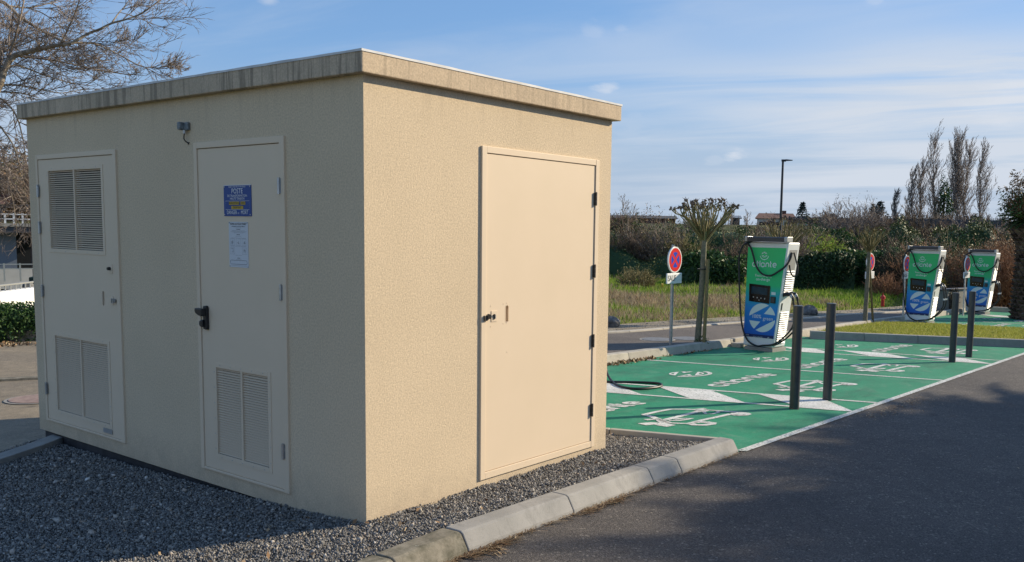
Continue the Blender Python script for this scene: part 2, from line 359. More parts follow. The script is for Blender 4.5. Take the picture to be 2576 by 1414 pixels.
MT['bluegrey'] = simple('blue_grey_cladding', (.16, .19, .23), .6)
MT['parapet'] = simple('dark_noise_barrier', (.055, .058, .068), .8, c2=(.09, .09, .10), scale=.4)
MT['iron'] = simple('cast_iron', (.16, .155, .15), .55, .3, c2=(.24, .23, .22), scale=20)
MT['lampblack'] = simple('lamp_post_black', (.02, .024, .032), .45)
MT['pinkcap'] = simple('rusty_iron_cover', (.22, .15, .13), .7, c2=(.33, .24, .20), scale=12)

# ---------------------------------------------------------------- object helpers
def tag(o, label=None, cat=None, group=None, kind=None):
    if label: o['label'] = label
    if cat: o['category'] = cat
    if group: o['group'] = group
    if kind: o['kind'] = kind
    return o
def empty(name, loc, rz=0., label=None, cat=None, group=None, kind=None):
    o = bpy.data.objects.new(name, None); COL.objects.link(o); o.empty_display_size = .1
    o.location = loc; o.rotation_euler = (0, 0, rz)
    return tag(o, label, cat, group, kind)
def link(name, me, parent=None, loc=(0, 0, 0), rot=(0, 0, 0)):
    o = bpy.data.objects.new(name, me); COL.objects.link(o); o.parent = parent
    o.location = loc; o.rotation_euler = rot
    return o
def copy_tree(o, parent=None):
    c = o.copy(); COL.objects.link(c); c.parent = parent
    for ch in [x for x in COL.objects if x.parent == o]: copy_tree(ch, c)
    return c
class MB:
    """collects shapes that become ONE mesh object"""
    def __init__(s): s.v = []; s.f = []; s.m = []
    def add(s, vs, fs, mi=0):
        b = len(s.v); s.v += [tuple(p) for p in vs]; s.f += [tuple(b+i for i in f) for f in fs]; s.m += [mi]*len(fs)
    def box(s, x0, x1, y0, y1, z0, z1, mi=0):
        s.add([(x0,y0,z0),(x1,y0,z0),(x1,y1,z0),(x0,y1,z0),(x0,y0,z1),(x1,y0,z1),(x1,y1,z1),(x0,y1,z1)],
              [(0,3,2,1),(4,5,6,7),(0,1,5,4),(1,2,6,5),(2,3,7,6),(3,0,4,7)], mi)
    def prism(s, pts, lo, hi, fn=None, mi=0):
        """pts 2D outline (a,b); fn(a,b,h)->xyz; default extrudes along -Y: (a,h,b)"""
        fn = fn or (lambda a, b, h: (a, h, b)); n = len(pts)
        s.add([fn(a, b, lo) for a, b in pts]+[fn(a, b, hi) for a, b in pts],
              [tuple(range(n))[::-1], tuple(range(n, 2*n))]+[(i, (i+1) % n, n+(i+1) % n, n+i) for i in range(n)], mi)
    def flat(s, pts, mi=0): s.add(pts, [tuple(range(len(pts)))], mi)
    def tube(s, P, R, n=8, mi=0, caps=True):
        P = [Vector(p) for p in P]; R = R if isinstance(R, (list, tuple)) else [R]*len(P)
        vs = []; a = None
        for i, p in enumerate(P):
            d = (P[min(i+1, len(P)-1)]-P[max(i-1, 0)])
            if d.length < 1e-9: d = Vector((0, 0, 1))
            d.normalize()
            if a is None: a = d.orthogonal().normalized()
            a = (a-d*a.dot(d)); a = a.normalized() if a.length > 1e-6 else d.orthogonal().normalized()
            b = d.cross(a)
            vs += [p+(a*math.cos(2*math.pi*k/n)+b*math.sin(2*math.pi*k/n))*R[i] for k in range(n)]
        fs = [(i*n+k, i*n+(k+1) % n, (i+1)*n+(k+1) % n, (i+1)*n+k) for i in range(len(P)-1) for k in range(n)]
        if caps: fs += [tuple(range(n))[::-1], tuple(range((len(P)-1)*n, len(P)*n))]
        s.add(vs, fs, mi)
    def disc(s, c, r, h, n=32, fn=None, mi=0): s.prism([(c[0]+r*math.cos(2*math.pi*k/n), c[1]+r*math.sin(2*math.pi*k/n)) for k in range(n)], 0, h, fn, mi)
    def map(s, fn): s.v = [tuple(fn(*p)) for p in s.v]; return s
    def mesh(s, name, mats):
        me = bpy.data.meshes.new(name); me.from_pydata(s.v, [], s.f)
        for m in (mats if isinstance(mats, (list, tuple)) else [mats]): me.materials.append(MT[m] if isinstance(m, str) else m)
        if any(s.m): me.polygons.foreach_set('material_index', s.m)
        me.update(); return me
    def build(s, name, mats, parent=None, loc=(0, 0, 0), rot=(0, 0, 0), smooth=False, bevel=0., seg=2, recalc=True):
        me = s.mesh(name, mats)
        if recalc:
            bm = bmesh.new(); bm.from_mesh(me); bmesh.ops.recalc_face_normals(bm, faces=bm.faces); bm.to_mesh(me); bm.free()
        if smooth:
            me.shade_smooth() if hasattr(me, 'shade_smooth') else None
        o = link(name, me, parent, loc, rot)
        if smooth:
            try: me.set_sharp_from_angle(angle=math.radians(38))
            except Exception: pass
        if bevel:
            b = o.modifiers.new('bevel', 'BEVEL'); b.width = bevel; b.segments = seg; b.limit_method = 'ANGLE'
        return o
def np_mesh(name, V, F, mat, parent=None, smooth=False, loc=(0, 0, 0)):
    """V (n,3) F (m,k) numpy arrays to one mesh"""
    V = np.asarray(V, np.float32); F = np.asarray(F, np.int32); k = F.shape[1]
    me = bpy.data.meshes.new(name); me.vertices.add(len(V)); me.vertices.foreach_set('co', V.ravel())
    me.loops.add(F.size); me.loops.foreach_set('vertex_index', F.ravel())
    me.polygons.add(len(F)); me.polygons.foreach_set('loop_start', np.arange(0, F.size, k, dtype=np.int32))
    me.polygons.foreach_set('loop_total', np.full(len(F), k, np.int32))
    if smooth: me.polygons.foreach_set('use_smooth', np.ones(len(F), bool))
    me.materials.append(MT[mat]); me.update(calc_edges=True)
    return link(name, me, parent, loc)

_txt = {}
def text_shape(s, size=1., align='CENTER', bold=0.):
    key = (s, align, bold)
    if key not in _txt:
        cu = bpy.data.curves.new('lettering', 'FONT'); cu.body = s; cu.align_x = align; cu.align_y = 'CENTER'; cu.resolution_u = 3
        cu.offset = bold
        o = bpy.data.objects.new('lettering', cu); COL.objects.link(o); bpy.context.view_layer.update()
        me = o.evaluated_get(bpy.context.evaluated_depsgraph_get()).to_mesh()
        _txt[key] = ([tuple(v.co) for v in me.vertices], [tuple(p.vertices) for p in me.polygons])
        bpy.data.objects.remove(o); bpy.data.curves.remove(cu)
    v, f = _txt[key]
    return [(x*size, y*size) for x, y, z in v], f
def put_text(mb, s, size, fn, mi=0, align='CENTER', sx=1., bold=0.):
    v, f = text_shape(s, size, align, bold); mb.add([fn(x*sx, y) for x, y in v], f, mi)
def ribbon(mb, pts, wd, fn, mi=0, closed=False):
    """flat stroke of constant width along a 2D path"""
    P = [Vector(p) for p in pts]; n = len(P); L_, R_ = [], []
    for i, p in enumerate(P):
        a = P[(i-1) % n] if (closed or i) else p; b = P[(i+1) % n] if (closed or i < n-1) else p
        d = (b-a).normalized() if (b-a).length > 1e-9 else Vector((1, 0)); q = Vector((-d.y, d.x))*wd/2
        L_.append(p+q); R_.append(p-q)
    vs = [fn(*p) for p in L_]+[fn(*p) for p in R_]
    rng = range(n) if closed else range(n-1)
    mb.add(vs, [(i, n+i, n+(i+1) % n, (i+1) % n) for i in rng], mi)
def arc(cx, cy, rx, ry, a0, a1, n=16): return [(cx+rx*math.cos(math.radians(a0+(a1-a0)*i/n)), cy+ry*math.sin(math.radians(a0+(a1-a0)*i/n))) for i in range(n+1)]
def word_strokes():
    """the rounded geometric word 'atlante' as strokes, x-height 1"""
    S = []; x = 0.
    def A_(x): return [arc(x+.5, .5, .5, .5, 0, 360, 22), [(x+1, 1.), (x+1, 0)]]
    def T_(x): return [[(x+.12, 1.45), (x+.12, .35)]+arc(x+.42, .30, .30, .30, 180, 270, 6), [(x+.12, .96), (x+.5, .96)]]
    S += A_(0); S += T_(1.32); S += [[(2.2, 1.5), (2.2, 0)]]; S += A_(2.55)
    S += [[(3.95, 0), (3.95, .5)]+arc(4.4, .52, .45, .48, 180, 0, 10)+[(4.85, 0)]]
    S += T_(5.2); S += [[(6.05, .52), (7.0, .52)]+arc(6.52, .5, .48, .5, 0, 312, 18)]
    return S, 7.0
def disc_pieces():
    """the emblem: a disc cut by a lightning stroke into four pieces"""
    a = [(-.98, .08)]+arc(0, 0, 1, 1, 168, 62, 10)
    b = [(.13, .28), (.97, .24)]+arc(0, 0, 1, 1, 16, 54, 4)
    return [a, b, [(-x, -y) for x, y in a], [(-x, -y) for x, y in b]]
def put_word(mb, cx, cy, wd, ht, sw, fn, mi=0):
    S, W_ = word_strokes()
    for st in S: ribbon(mb, [(cx+(x/W_-.5)*wd, cy+y*ht) for x, y in st], sw, fn, mi)

# ---------------------------------------------------------------- the land
def sst(a, b, x):
    t = np.clip((x-a)/(b-a), 0, 1); return t*t*(3-2*t)
def lumps(x, y, s, seed=0):
    return (np.sin(x*s+seed)*np.cos(y*s*1.3+seed*2.1)+.5*np.sin(x*s*2.3+y*s*1.7+seed*3.3)+.3*np.cos(x*s*4.1-y*s*3.7+seed))/1.8
def land_z(x, y):
    x = np.asarray(x, float); y = np.asarray(y, float)
    D = np.hypot(x-CAMPOS[0], y-CAMPOS[1]); ph = np.degrees(np.arctan2(y-CAMPOS[1], x-CAMPOS[0]))
    S = np.maximum(PL[0]*x+PL[1]*y+PL[2]+.08, -1.1)
    t = (y+.7)/.9225                                     # distance into the bays
    near = sst(7.3, 6.5, t)*sst(46, 43, x)*1.
    bank = sst(50, 74, D)
    zr = S + .15*lumps(x, y, .7)*sst(17, 24, D)*(1-near) + .28*np.exp(-((x-38)**2/22+(y-11)**2/7)) - .45*near
    zr = zr*(1-bank) + (2.45+.0*x)*bank
    zl = -.22 - .7*sst(19, 30, D) - 1.3*sst(30, 48, D) + .12*lumps(x, y, .5)*sst(20, 26, D) + 7.5*sst(75, 130, D)
    w_ = sst(46, 58, ph)*sst(175, 140, ph)
    return zr*(1-w_)+zl*w_
def land():
    r = np.concatenate([[0], np.geomspace(1.2, 160, 150), np.geomspace(190, 1500, 12)])
    a = np.radians(np.linspace(-180, 180, 481)[:-1])
    Rr, Aa = np.meshgrid(r, a, indexing='ij')
    X = CAMPOS[0]+Rr*np.cos(Aa); Y = CAMPOS[1]+Rr*np.sin(Aa); Z = land_z(X, Y)
    V = np.stack([X, Y, Z], -1).reshape(-1, 3); n = len(a)
    i = np.arange(len(r)-1)[:, None]; j = np.arange(n)[None, :]
    F = np.stack([i*n+j, (i+1)*n+j, (i+1)*n+(j+1) % n, i*n+(j+1) % n], -1).reshape(-1, 4)
    F = F[n:]                                            # the innermost ring has no area
    return V, F
V_, F_ = land()
# the innermost ring of points sits together at the camera's foot; lift it to the same depth as its neighbours
g = np_mesh('ground', V_, F_, 'field', None, True); tag(g, kind='structure')
g.data.materials.append(MT['far'])
cen = V_[F_].mean(1); dd = np.hypot(cen[:, 0]-CAMPOS[0], cen[:, 1]-CAMPOS[1])
g.data.polygons.foreach_set('material_index', (dd > 48).astype(np.int32))

def sheet(name, pts, zfn, mat, parent=None, kind='structure', skirt=.0):
    mb = MB(); top = [(x, y, zfn(x, y)) for x, y in pts]; mb.flat(top)
    if skirt:
        n = len(top); mb.add(top+[(x, y, z-skirt) for x, y, z in top], [(i, (i+1) % n, n+(i+1) % n, n+i) for i in range(n)])
    o = mb.build(name, mat, parent, recalc=False)
    if not parent: tag(o, kind=kind)
    return o
b2 = lambda s, t: tuple(B(s, t)[:2])
# carriageway in front and to the right; slopes with the plane
sheet('asphalt_road', [(-14, -20), (60, -20), b2(60, .0), b2(27.6, .0), b2(4.03, .02), (3.2, -.64), (1.5, -.65), (-1.6, -.90), (-3.3, -1.9), (-6, -6)], lambda x, y: Sz(x, y), 'asphalt')
# coloured charging bays, first block and second block
sheet('charging_bay_surface', [(3.26, -.700), b2(15.4, 0), b2(14.75, 4.3), b2(3.6, 4.6), (2.9, .3)], lambda x, y: Sz(x, y, .004), 'green')
sheet('charging_bay_surface', [b2(19.35, .9), b2(27.75, .0), b2(27.75, 4.2), b2(19.2, 4.2)], lambda x, y: Sz(x, y, .004), 'green')
sheet('asphalt_road', [b2(15.0, .0), b2(27.75, .0), b2(19.35, .9), b2(15.0, .3)], lambda x, y: Sz(x, y, -.002), 'asphalt')
# tarmac footpath behind the bays
FAR = [(240, 970), (560, 945), (820, 920), (1320, 880), (1980, 840)]
fp = [G(1495.6+x*.2821, 565+y*.2821, .10) for x, y in FAR]+[G(2027.3+x*.282, 565+y*.282, .10) for x, y in ((270, 820), (560, 800), (850, 785))]
fp = [Vector((fp[0].x-4.5, fp[0].y+1.6, 0))]+fp+[Vector((27.5, fp[-1].y-.2, 0))]
sheet('footpath', [(p.x, p.y) for p in fp]+[b2(29.5, 4.28), b2(14.6, 4.28), b2(4.0, 4.28)], lambda x, y: Sz(x, y, .105), 'asphalt3', skirt=.3)
pb = [Vector((p.x, p.y, 0)) for p in fp]
sheet('verge', [(p.x, p.y) for p in pb]+[(pb[-1].x, pb[-1].y+.9)]+[(p.x-.1, p.y+1.15) for p in pb[-2::-1]], lambda x, y: Sz(x, y, .10), 'verge')
# left: older tarmac yard behind the substation
sheet('yard', [(-7.5, 6.0), (-.6, 3.9), (.3, 4.1), (2.6, 4.3), (4.2, 11.4), (3.9, 12.35), (1.5, 12.9), (-8, 14.2)], lambda x, y: -.185, 'asphalt2')

# painted markings, each lying 4 mm above the coating
def mark(name, quads=None, mb=None, mat='paint', h=.008):
    mb = mb or MB()
    for q in quads or []: mb.flat([B(s, t, h) for s, t in q])
    o = mb.build(name, mat, recalc=False); tag(o, kind='structure'); return o
mark('edge_line', [[(3.36, -.035), (15.3, -.035), (15.3, .045), (3.36, .045)]], mat='paintworn')
W_ = .035
def bayline(s, t0, t1, w=W_): return [(s-w, t0), (s+w, t0), (s+w, t1), (s-w, t1)]
mark('bay_line', [bayline(5.95, .05, 3.9)]); mark('bay_line', [bayline(6.70, .05, 3.9)]); mark('bay_line', [bayline(9.24, .05, 4.15)])
mark('bay_line', [bayline(11.85, .05, 3.75)]); mark('bay_line', [bayline(12.48, .05, 3.55)])
mark('bay_line', [bayline(19.55, 1.2, 3.9, .05)]); mark('bay_line', [bayline(22.4, .4, 4.1)]); mark('bay_line', [bayline(20.15, 1.0, 3.9)])
mark('bay_line', [bayline(25.0, .4, 3.9)]); mark('bay_line', [bayline(25.75, .4, 3.9)])
def chev(sl, sh, lo, hi):  # stripe between the twin lines
    return [(sl+W_, lo[0]), (sl+W_, lo[1]), (sh-W_, hi[1]), (sh-W_, hi[0])]
for lo, hi in (((2.33, 2.97), (3.1, 3.72)), ((1.19, 1.80), (1.88, 2.52)), ((.06, .62), (.61, 1.34))): mark('hatch_stripe', [chev(5.95, 6.70, lo, hi)])
for lo, hi in (((2.45, 3.0), (2.95, 3.5)), ((1.21, 1.89), (1.81, 2.51)), ((.06, .62), (.59, 1.37))): mark('hatch_stripe', [chev(11.85, 12.48, lo, hi)])
for lo, hi in (((2.4, 3.0), (3.0, 3.6)), ((1.2, 1.8), (1.8, 2.4))): mark('hatch_stripe', [chev(25.0, 25.75, lo, hi)])
def bay_word(s0, s1, t, h=.17):
    mb = MB(); put_word(mb, (s0+s1)/2, t, s1-s0, h, .060, lambda x, y: B(x, y, .008)); mark('bay_lettering', mb=mb)
for s0, s1 in ((4.27, 5.42), (7.06, 8.60), (9.52, 11.13), (12.68, 14.3), (20.6, 22.1), (23.2, 24.7)): bay_word(s0, s1, 1.96)
def bay_logo(sc, tc, rs=.26, rt=.19):
    mb = MB(); f = lambda x, y: B(sc+x*rs, tc+y*rt, .008)
    for p in disc_pieces():
        c = Vector((sum(q[0] for q in p)/len(p), sum(q[1] for q in p)/len(p)))
        inn = [tuple(c+(Vector(q)-c)*.36) for q in p]; n = len(p)
        mb.add([f(*q) for q in p]+[f(*q) for q in inn], [(i, (i+1) % n, n+(i+1) % n, n+i) for i in range(n)])
    ribbon(mb, arc(0, .05, 1.35, 1.4, 195, 345, 18), .26, f); mark('bay_emblem', mb=mb)
for s in (8.03, 10.42, 13.33, 21.2, 23.9): bay_logo(s, 2.88)
# plug-in car pictogram, surveyed from the nearest bay and repeated
CARPX = [([(410, 600), (560, 566), (700, 541), (830, 541), (960, 545), (1050, 533), (1090, 549), (1240, 560), (1400, 573), (1510, 583), (1535, 593), (1500, 604), (1430, 608), (1372, 596)], .034),
 ([(1345, 592), (1200, 624), (1050, 656), (900, 694), (800, 694), (690, 688), (640, 672), (590, 655), (470, 612), (410, 600)], .034),
 ([(900, 694), (960, 709), (1060, 711), (1140, 700), (1150, 690), (1090, 681), (1000, 678), (960, 684)], .048),
 ([(1372, 596), (1400, 604), (1450, 602), (1470, 592), (1430, 584), (1385, 586), (1372, 596)], .044),
 ([(640, 655), (760, 626), (900, 590), (1035, 556)], .038), ([(1020, 540), (1060, 552), (1010, 562)], .07),
 ([(1045, 560), (1080, 592), (1150, 592), (1215, 574), (1195, 558), (1120, 552)], .018),
 ([(428, 655), (560, 646), (600, 668), (640, 690)], .045), ([(390, 704), (500, 694), (600, 700), (672, 712), (600, 722)], .075),
 ([(680, 662), (780, 664), (870, 652), (932, 640), (820, 640), (740, 650)], .026)]
gx0 = Vector((0, -.673)); MI = Matrix(((EX.x, EY.x), (EX.y, EY.y))).inverted()
def to_bay(p): return MI @ (Vector((p.x, p.y))-gx0)
CARB = [([tuple(to_bay(G(1522+.2348*x, 904+.2348*y))) for x, y in pts], w_) for pts, w_ in CARPX]
for ds, nm in ((0, 0), (2.95, 1), (5.52, 2), (8.82, 3), (16.9, 4), (19.4, 5)):
    mb = MB()
    for pts, w_ in CARB: ribbon(mb, pts, w_*1.75, lambda x, y: B(min(x+ds, 99), y, .008))
    mark('bay_pictogram', mb=mb)

# kerbs: every stone a part of its run
def kerb_run(name, path, zfn, length, mat, height=.115, width=.18, lean=.065, face=1, joints=None, label=None, mats=None, gap=.007, taper_end=None):
    """path: bottom line of the show face; the stone lies to the left (face=1) or right (-1) of the walking direction"""
    root = empty(name, (0, 0, 0), kind='structure')
    P = [Vector((p[0], p[1], 0)) for p in path]; cum = [0.]
    for a, b in zip(P, P[1:]): cum.append(cum[-1]+(b-a).length)
    def at(s):
        s = min(max(s, 0), cum[-1]-1e-6); i = max(k for k in range(len(cum)-1) if cum[k] <= s)
        d = (P[i+1]-P[i]).normalized(); return P[i]+d*(s-cum[i]), d
    J = joints or [i*length for i in range(int(cum[-1]/length)+1)]+[cum[-1]]
    if J[-1]-J[-2] < .15: J.pop(-2)
    prof = [(0, -.12), (0, 0), (.006, .03), (lean*.75, height*.9), (lean, height*.985), (lean+.02, height), (width, height), (width, -.12)]
    for k, (a, b) in enumerate(zip(J, J[1:])):
        n = max(2, int((b-a)/.5)+1); mb = MB(); rings = []
        for i in range(n):
            p, d = at(a+gap/2+(b-a-gap)*i/(n-1)); q = Vector((-d.y, d.x, 0))*face
            rings.append([(p.x+q.x*o_, p.y+q.y*o_, zfn(p.x, p.y)+h_) for o_, h_ in prof])
        m_ = len(prof); vs = [v for r in rings for v in r]
        fs = [(i*m_+j, i*m_+(j+1) % m_, (i+1)*m_+(j+1) % m_, (i+1)*m_+j) for i in range(n-1) for j in range(m_)]
        fs += [tuple(range(m_)), tuple(range((n-1)*m_, n*m_))[::-1]]
        mb.add(vs, fs); c = Vector(vs[0]); mb.map(lambda x, y, z: (x-c.x, y-c.y, z-c.z))
        o = mb.build('kerb_stone', mats[k] if mats else mat, root, tuple(c), bevel=.006, seg=2)
    return root
KJ = [-1.10, -.45, .067, 1.02, 1.972, 2.369, 3.30]
KP = [(-1.10, -.905), (-.45, -.80), (.067, -.755), (1.02, -.742), (1.972, -.730), (2.369, -.728), (3.30, -.720)]
cum = [0]
for a, b in zip(KP, KP[1:]): cum.append(cum[-1]+math.hypot(b[0]-a[0], b[1]-a[1]))
kerb_run('kerb', KP, lambda x, y: Sz(x, y, -.004), 1, 'kerb', joints=cum, mats=['kerbold', 'kerbold', 'kerb', 'kerb', 'kerb', 'kerb'])
# flush edging between the gravel and the green bays
e0 = Vector((3.33, -.60)); 
kerb_run('kerb', [tuple(e0), tuple(e0+EY*5.2)], lambda x, y: Sz(x, y), 1., 'kerbwarm', height=.105, width=.07, lean=.008, face=1)
# end stone that closes the corner
# kerb behind the bays
KB = [B(4.0, 4.20), B(8.5, 4.21), B(11.4, 4.17), B(14.55, 4.12)]
kerb_run('kerb', [tuple(p[:2]) for p in KB], lambda x, y: Sz(x, y), 1., 'kerbwarm', height=.125, width=.16, lean=.035)
KB = [B(14.62, 4.12), B(16.2, 4.17), B(19.1, 4.2), B(22.7, 4.1), B(28.2, 4.2)]
kerb_run('kerb', [tuple(p[:2]) for p in KB], lambda x, y: Sz(x, y), 1., 'kerbwarm', height=.125, width=.16, lean=.035)
# kerb in front of the lawn island, and the one that closes the second block
Z4 = lambda x, y: G(2027.3+.282*x, 565+.282*y)
gk = [Z4(40, 1020), Z4(420, 1037), Z4(1000, 1062), Z4(1942, 1100)]
d_ = (gk[-1]-gk[-2]).normalized(); gk.append(gk[-1]+d_*1.6)
kerb_run('kerb', [tuple(p[:2]) for p in gk], lambda x, y: Sz(x, y), 1., 'kerb', height=.15, width=.14, lean=.02)
kerb_run('kerb', [b2(27.7, 4.0), b2(27.7, -.3)], lambda x, y: Sz(x, y), 1., 'kerb', height=.15, width=.14, lean=.02)
# flush stones along the far side of the footpath
kerb_run('path_edging', [(p.x, p.y) for p in fp], lambda x, y: Sz(x, y, .10), 1., 'kerbwarm', height=.035, width=.13, lean=.02)
# yard, left: kerb of the gravel bed and a concrete channel
kerb_run('kerb', [(-3.4, 2.2), (-1.3, 3.35), (-.45, 3.80), (.12, 4.22)], lambda x, y: -.21, 1., 'kerb', height=.12, width=.20, lean=.06, face=-1)
ch = [H(-60, 962, -.18), H(50, 957, -.18), H(140, 952, -.18)]
kerb_run('channel', [(p.x, p.y) for p in ch], lambda x, y: -.185, .9, 'kerbold', height=.018, width=.22, lean=.04)
lw = [H(-80, 862, -.185), H(50, 859, -.185), H(150, 857, -.185)]
kerb_run('kerb', [(p.x, p.y) for p in lw], lambda x, y: -.185, 1., 'kerbold', height=.17, width=.15, lean=.01)

# lawn island between the two blocks of bays
LW = [Z4(100, 985), Z4(270, 966), Z4(640, 903), Z4(1120, 908), Z4(1942, 940), Z4(2500, 965), Z4(2500, 1075), Z4(1942, 1045), Z4(1000, 1015)]
LP = [(p.x, p.y) for p in LW]
LQ = [(gk[0].x+.12, gk[0].y+.05), b2(16.2, 4.05), b2(18.9, 4.0), b2(19.25, 3.2), b2(19.45, .8), (gk[-1].x+2, gk[-1].y+.6), (gk[-1].x+.1, gk[-1].y), (gk[-2].x+.12, gk[-2].y), (gk[-3].x+.12, gk[-3].y)]
sheet('lawn', LQ, lambda x, y: Sz(x, y, .10), 'field', skirt=.2)

# manhole covers
def manhole(p, r, label, mat='iron'):
    mb = MB(); mb.disc((0, 0), r, .012, 28, lambda a, b, h: (a, b, h))
    o = mb.build('manhole_cover', mat, None, p, bevel=.003)
    f = MB(); ribbon(f, arc(0, 0, r*1.09, r*1.09, 0, 360, 28)[:-1], r*.13, lambda x, y: (x, y, .006), closed=True)
    f.build('cover_frame', 'kerb', o, recalc=False); 
    return tag(o, label, 'manhole cover')
p = G(1495.6+560*.2821, 565+1025*.2821, .11); manhole((p.x, p.y, Sz(p.x, p.y, .107)), .26, 'round iron cover in the footpath directly behind the nearest no-stopping sign')
p = G(1495.6+840*.2821, 565+1018*.2821, .11); manhole((p.x, p.y, Sz(p.x, p.y, .107)), .26, 'round iron cover in the footpath just left of the pollarded tree trunk')
p = H(92, 1004, -.18); manhole((p.x, p.y, -.183), .26, 'rusty pinkish cover in the pale yard beside the left corner of the substation', 'pinkcap')

# gravel bed round the substation
def gravel_z(x, y):
    yl = np.interp(y, [-1, 0, .5, 1.5, 2.8, 4.2, 6], [0, -.005, -.045, -.09, -.125, -.142, -.15])
    left = sst(.3, .05, x)
    zr = .055*sst(-.02, -.58, y) - .012*np.maximum(x, 0)*sst(0, -.5, y) - .03*sst(2.4, 3.2, x)
    return np.where(y > 0, yl*left+zr*(1-left), zr) + .006*lumps(x, y, 9)
def near_line(x):   # inner edge of the front kerb
    return np.interp(x, [-3.4, -1.1, -.45, .067, 3.3], [-1.3, -.73, -.62, -.575, -.545])
BED = [(3.24, -.55), (2.4, -.55), (1.0, -.565), (.067, -.575), (-.45, -.62), (-1.1, -.73), (-3.4, -1.3), (-5.5, 1.5), (-3.4, 2.35), (-1.3, 3.5), (-.45, 3.93), (.1, 4.3), (2.0, 4.5), (1.35, 4.35)]
def in_poly(x, y, poly):
    x = np.asarray(x); y = np.asarray(y); c = np.zeros(x.shape, bool); n = len(poly)
    for i in range(n):
        x0, y0 = poly[i]; x1, y1 = poly[(i+1) % n]
        if y0 == y1: continue
        c ^= ((y0 > y) != (y1 > y)) & (x < (x1-x0)*(y-y0)/(y1-y0)+x0)
    return c
def bed_base():
    xs = np.arange(-5.6, 3.5, .12); ys = np.arange(-1.4, 4.7, .12)
    X, Y = np.meshgrid(xs, ys, indexing='ij'); Z = gravel_z(X, Y)-.012
    n = len(ys); i = np.arange(len(xs)-1)[:, None]; j = np.arange(n-1)[None, :]
    F = np.stack([i*n+j, (i+1)*n+j, (i+1)*n+j+1, i*n+j+1], -1).reshape(-1, 4)
    V = np.stack([X, Y, Z], -1).reshape(-1, 3); c = V[F].mean(1)
    F = F[in_poly(c[:, 0], c[:, 1]+.0, [(x, y) for x, y in BED])]
    o = np_mesh('gravel_bed', V, F, 'gravelbase', None, True); tag(o, kind='structure')
bed_base()
def stones(name, n, region, size, zf, mat, seed, flat=.62, dens_cam=None):
    rng = np.random.default_rng(seed); x0, x1, y0, y1, poly, excl = region
    X = rng.uniform(x0, x1, n); Y = rng.uniform(y0, y1, n)
    k = in_poly(X, Y, poly)
    for q in excl: k &= ~in_poly(X, Y, q)
    if dens_cam:
        D = np.hypot(X-CAMPOS[0], Y-CAMPOS[1]); k &= rng.random(n) < np.clip(dens_cam/D, 0, 1)**2
    X, Y = X[k], Y[k]; n = len(X)
    D = np.hypot(X-CAMPOS[0], Y-CAMPOS[1])
    base = np.array([[1, 0, 0], [0, 1, 0], [-1, 0, 0], [0, -1, 0], [0, 0, 1], [0, 0, -1]], float)
    V = base[None]*rng.uniform(.55, 1.25, (n, 6, 1)) + rng.normal(0, .22, (n, 6, 3))
    s = rng.lognormal(0, .36, n)*size*np.clip((D/6.)**.35, .85, 1.5)
    V *= s[:, None, None]*np.array([1, .8, flat])
    # random rotation
    q = rng.normal(size=(n, 4)); q /= np.linalg.norm(q, axis=1)[:, None]; w_, a, b, c = q.T
    Rm = np.stack([1-2*(b*b+c*c), 2*(a*b-c*w_), 2*(a*c+b*w_), 2*(a*b+c*w_), 1-2*(a*a+c*c), 2*(b*c-a*w_), 2*(a*c-b*w_), 2*(b*c+a*w_), 1-2*(a*a+b*b)], -1).reshape(n, 3, 3)
    V = np.einsum('nij,nkj->nki', Rm, V)
    V += np.stack([X, Y, zf(X, Y)+s*.15+rng.uniform(-.004, .006, n)], -1)[:, None]
    T = np.array([[0, 1, 4], [1, 2, 4], [2, 3, 4], [3, 0, 4], [1, 0, 5], [2, 1, 5], [3, 2, 5], [0, 3, 5]])
    F = (T[None]+np.arange(n)[:, None, None]*6).reshape(-1, 3)
    return np_mesh(name, V.reshape(-1, 3), F, mat)
HOUSE = [(0, 0), (2.404, 0), (2.404, 4.256), (0, 4.256)]
gs = stones('gravel', 380000, (-3.0, 3.4, -1.4, 4.6, BED, [HOUSE]), .0068, gravel_z, 'stone', 5, dens_cam=6.5); tag(gs, kind='stuff')

# ---------------------------------------------------------------- transformer substation
HB, WX, WY = 2.55, 2.404, 4.256
sub = empty('transformer_substation', (0, 0, 0), 0, 'beige rendered electricity substation with flat overhanging roof and three cream metal doors', 'building')
def facade(mb, w, z0, z1, holes, fn, depth=.09):
    xs = sorted({0, w, *[h[0] for h in holes], *[h[1] for h in holes]}); zs = sorted({z0, z1, *[h[2] for h in holes], *[h[3] for h in holes]})
    for a, b in zip(xs, xs[1:]):
        for c, d in zip(zs, zs[1:]):
            if any(h[0] <= (a+b)/2 <= h[1] and h[2] <= (c+d)/2 <= h[3] for h in holes): continue
            mb.flat([fn(a, 0, c), fn(b, 0, c), fn(b, 0, d), fn(a, 0, d)])
    for a, b, c, d in holes:
        for p, q in (((a, c), (b, c)), ((b, c), (b, d)), ((b, d), (a, d)), ((a, d), (a, c))):
            mb.flat([fn(p[0], 0, p[1]), fn(q[0], 0, q[1]), fn(q[0], depth, q[1]), fn(p[0], depth, p[1])])
        mb.flat([fn(a, depth, c), fn(b, depth, c), fn(b, depth, d), fn(a, depth, d)])
fl = lambda x, y, z: (y, WY-x, z)        # left facade: x runs right as one looks at it, y runs inwards
fr = lambda x, y, z: (x, y, z)
D1 = (WY-4.092, WY-2.766, .040, 2.248); D2 = (WY-1.713, WY-.717, .036, 2.248); D3 = (.948, 2.235, .048, 2.240)
mb = MB(); ZB = -.063
sh = lambda d: (d[0]+.02, d[1]-.02, d[2]+.02, d[3]-.02)
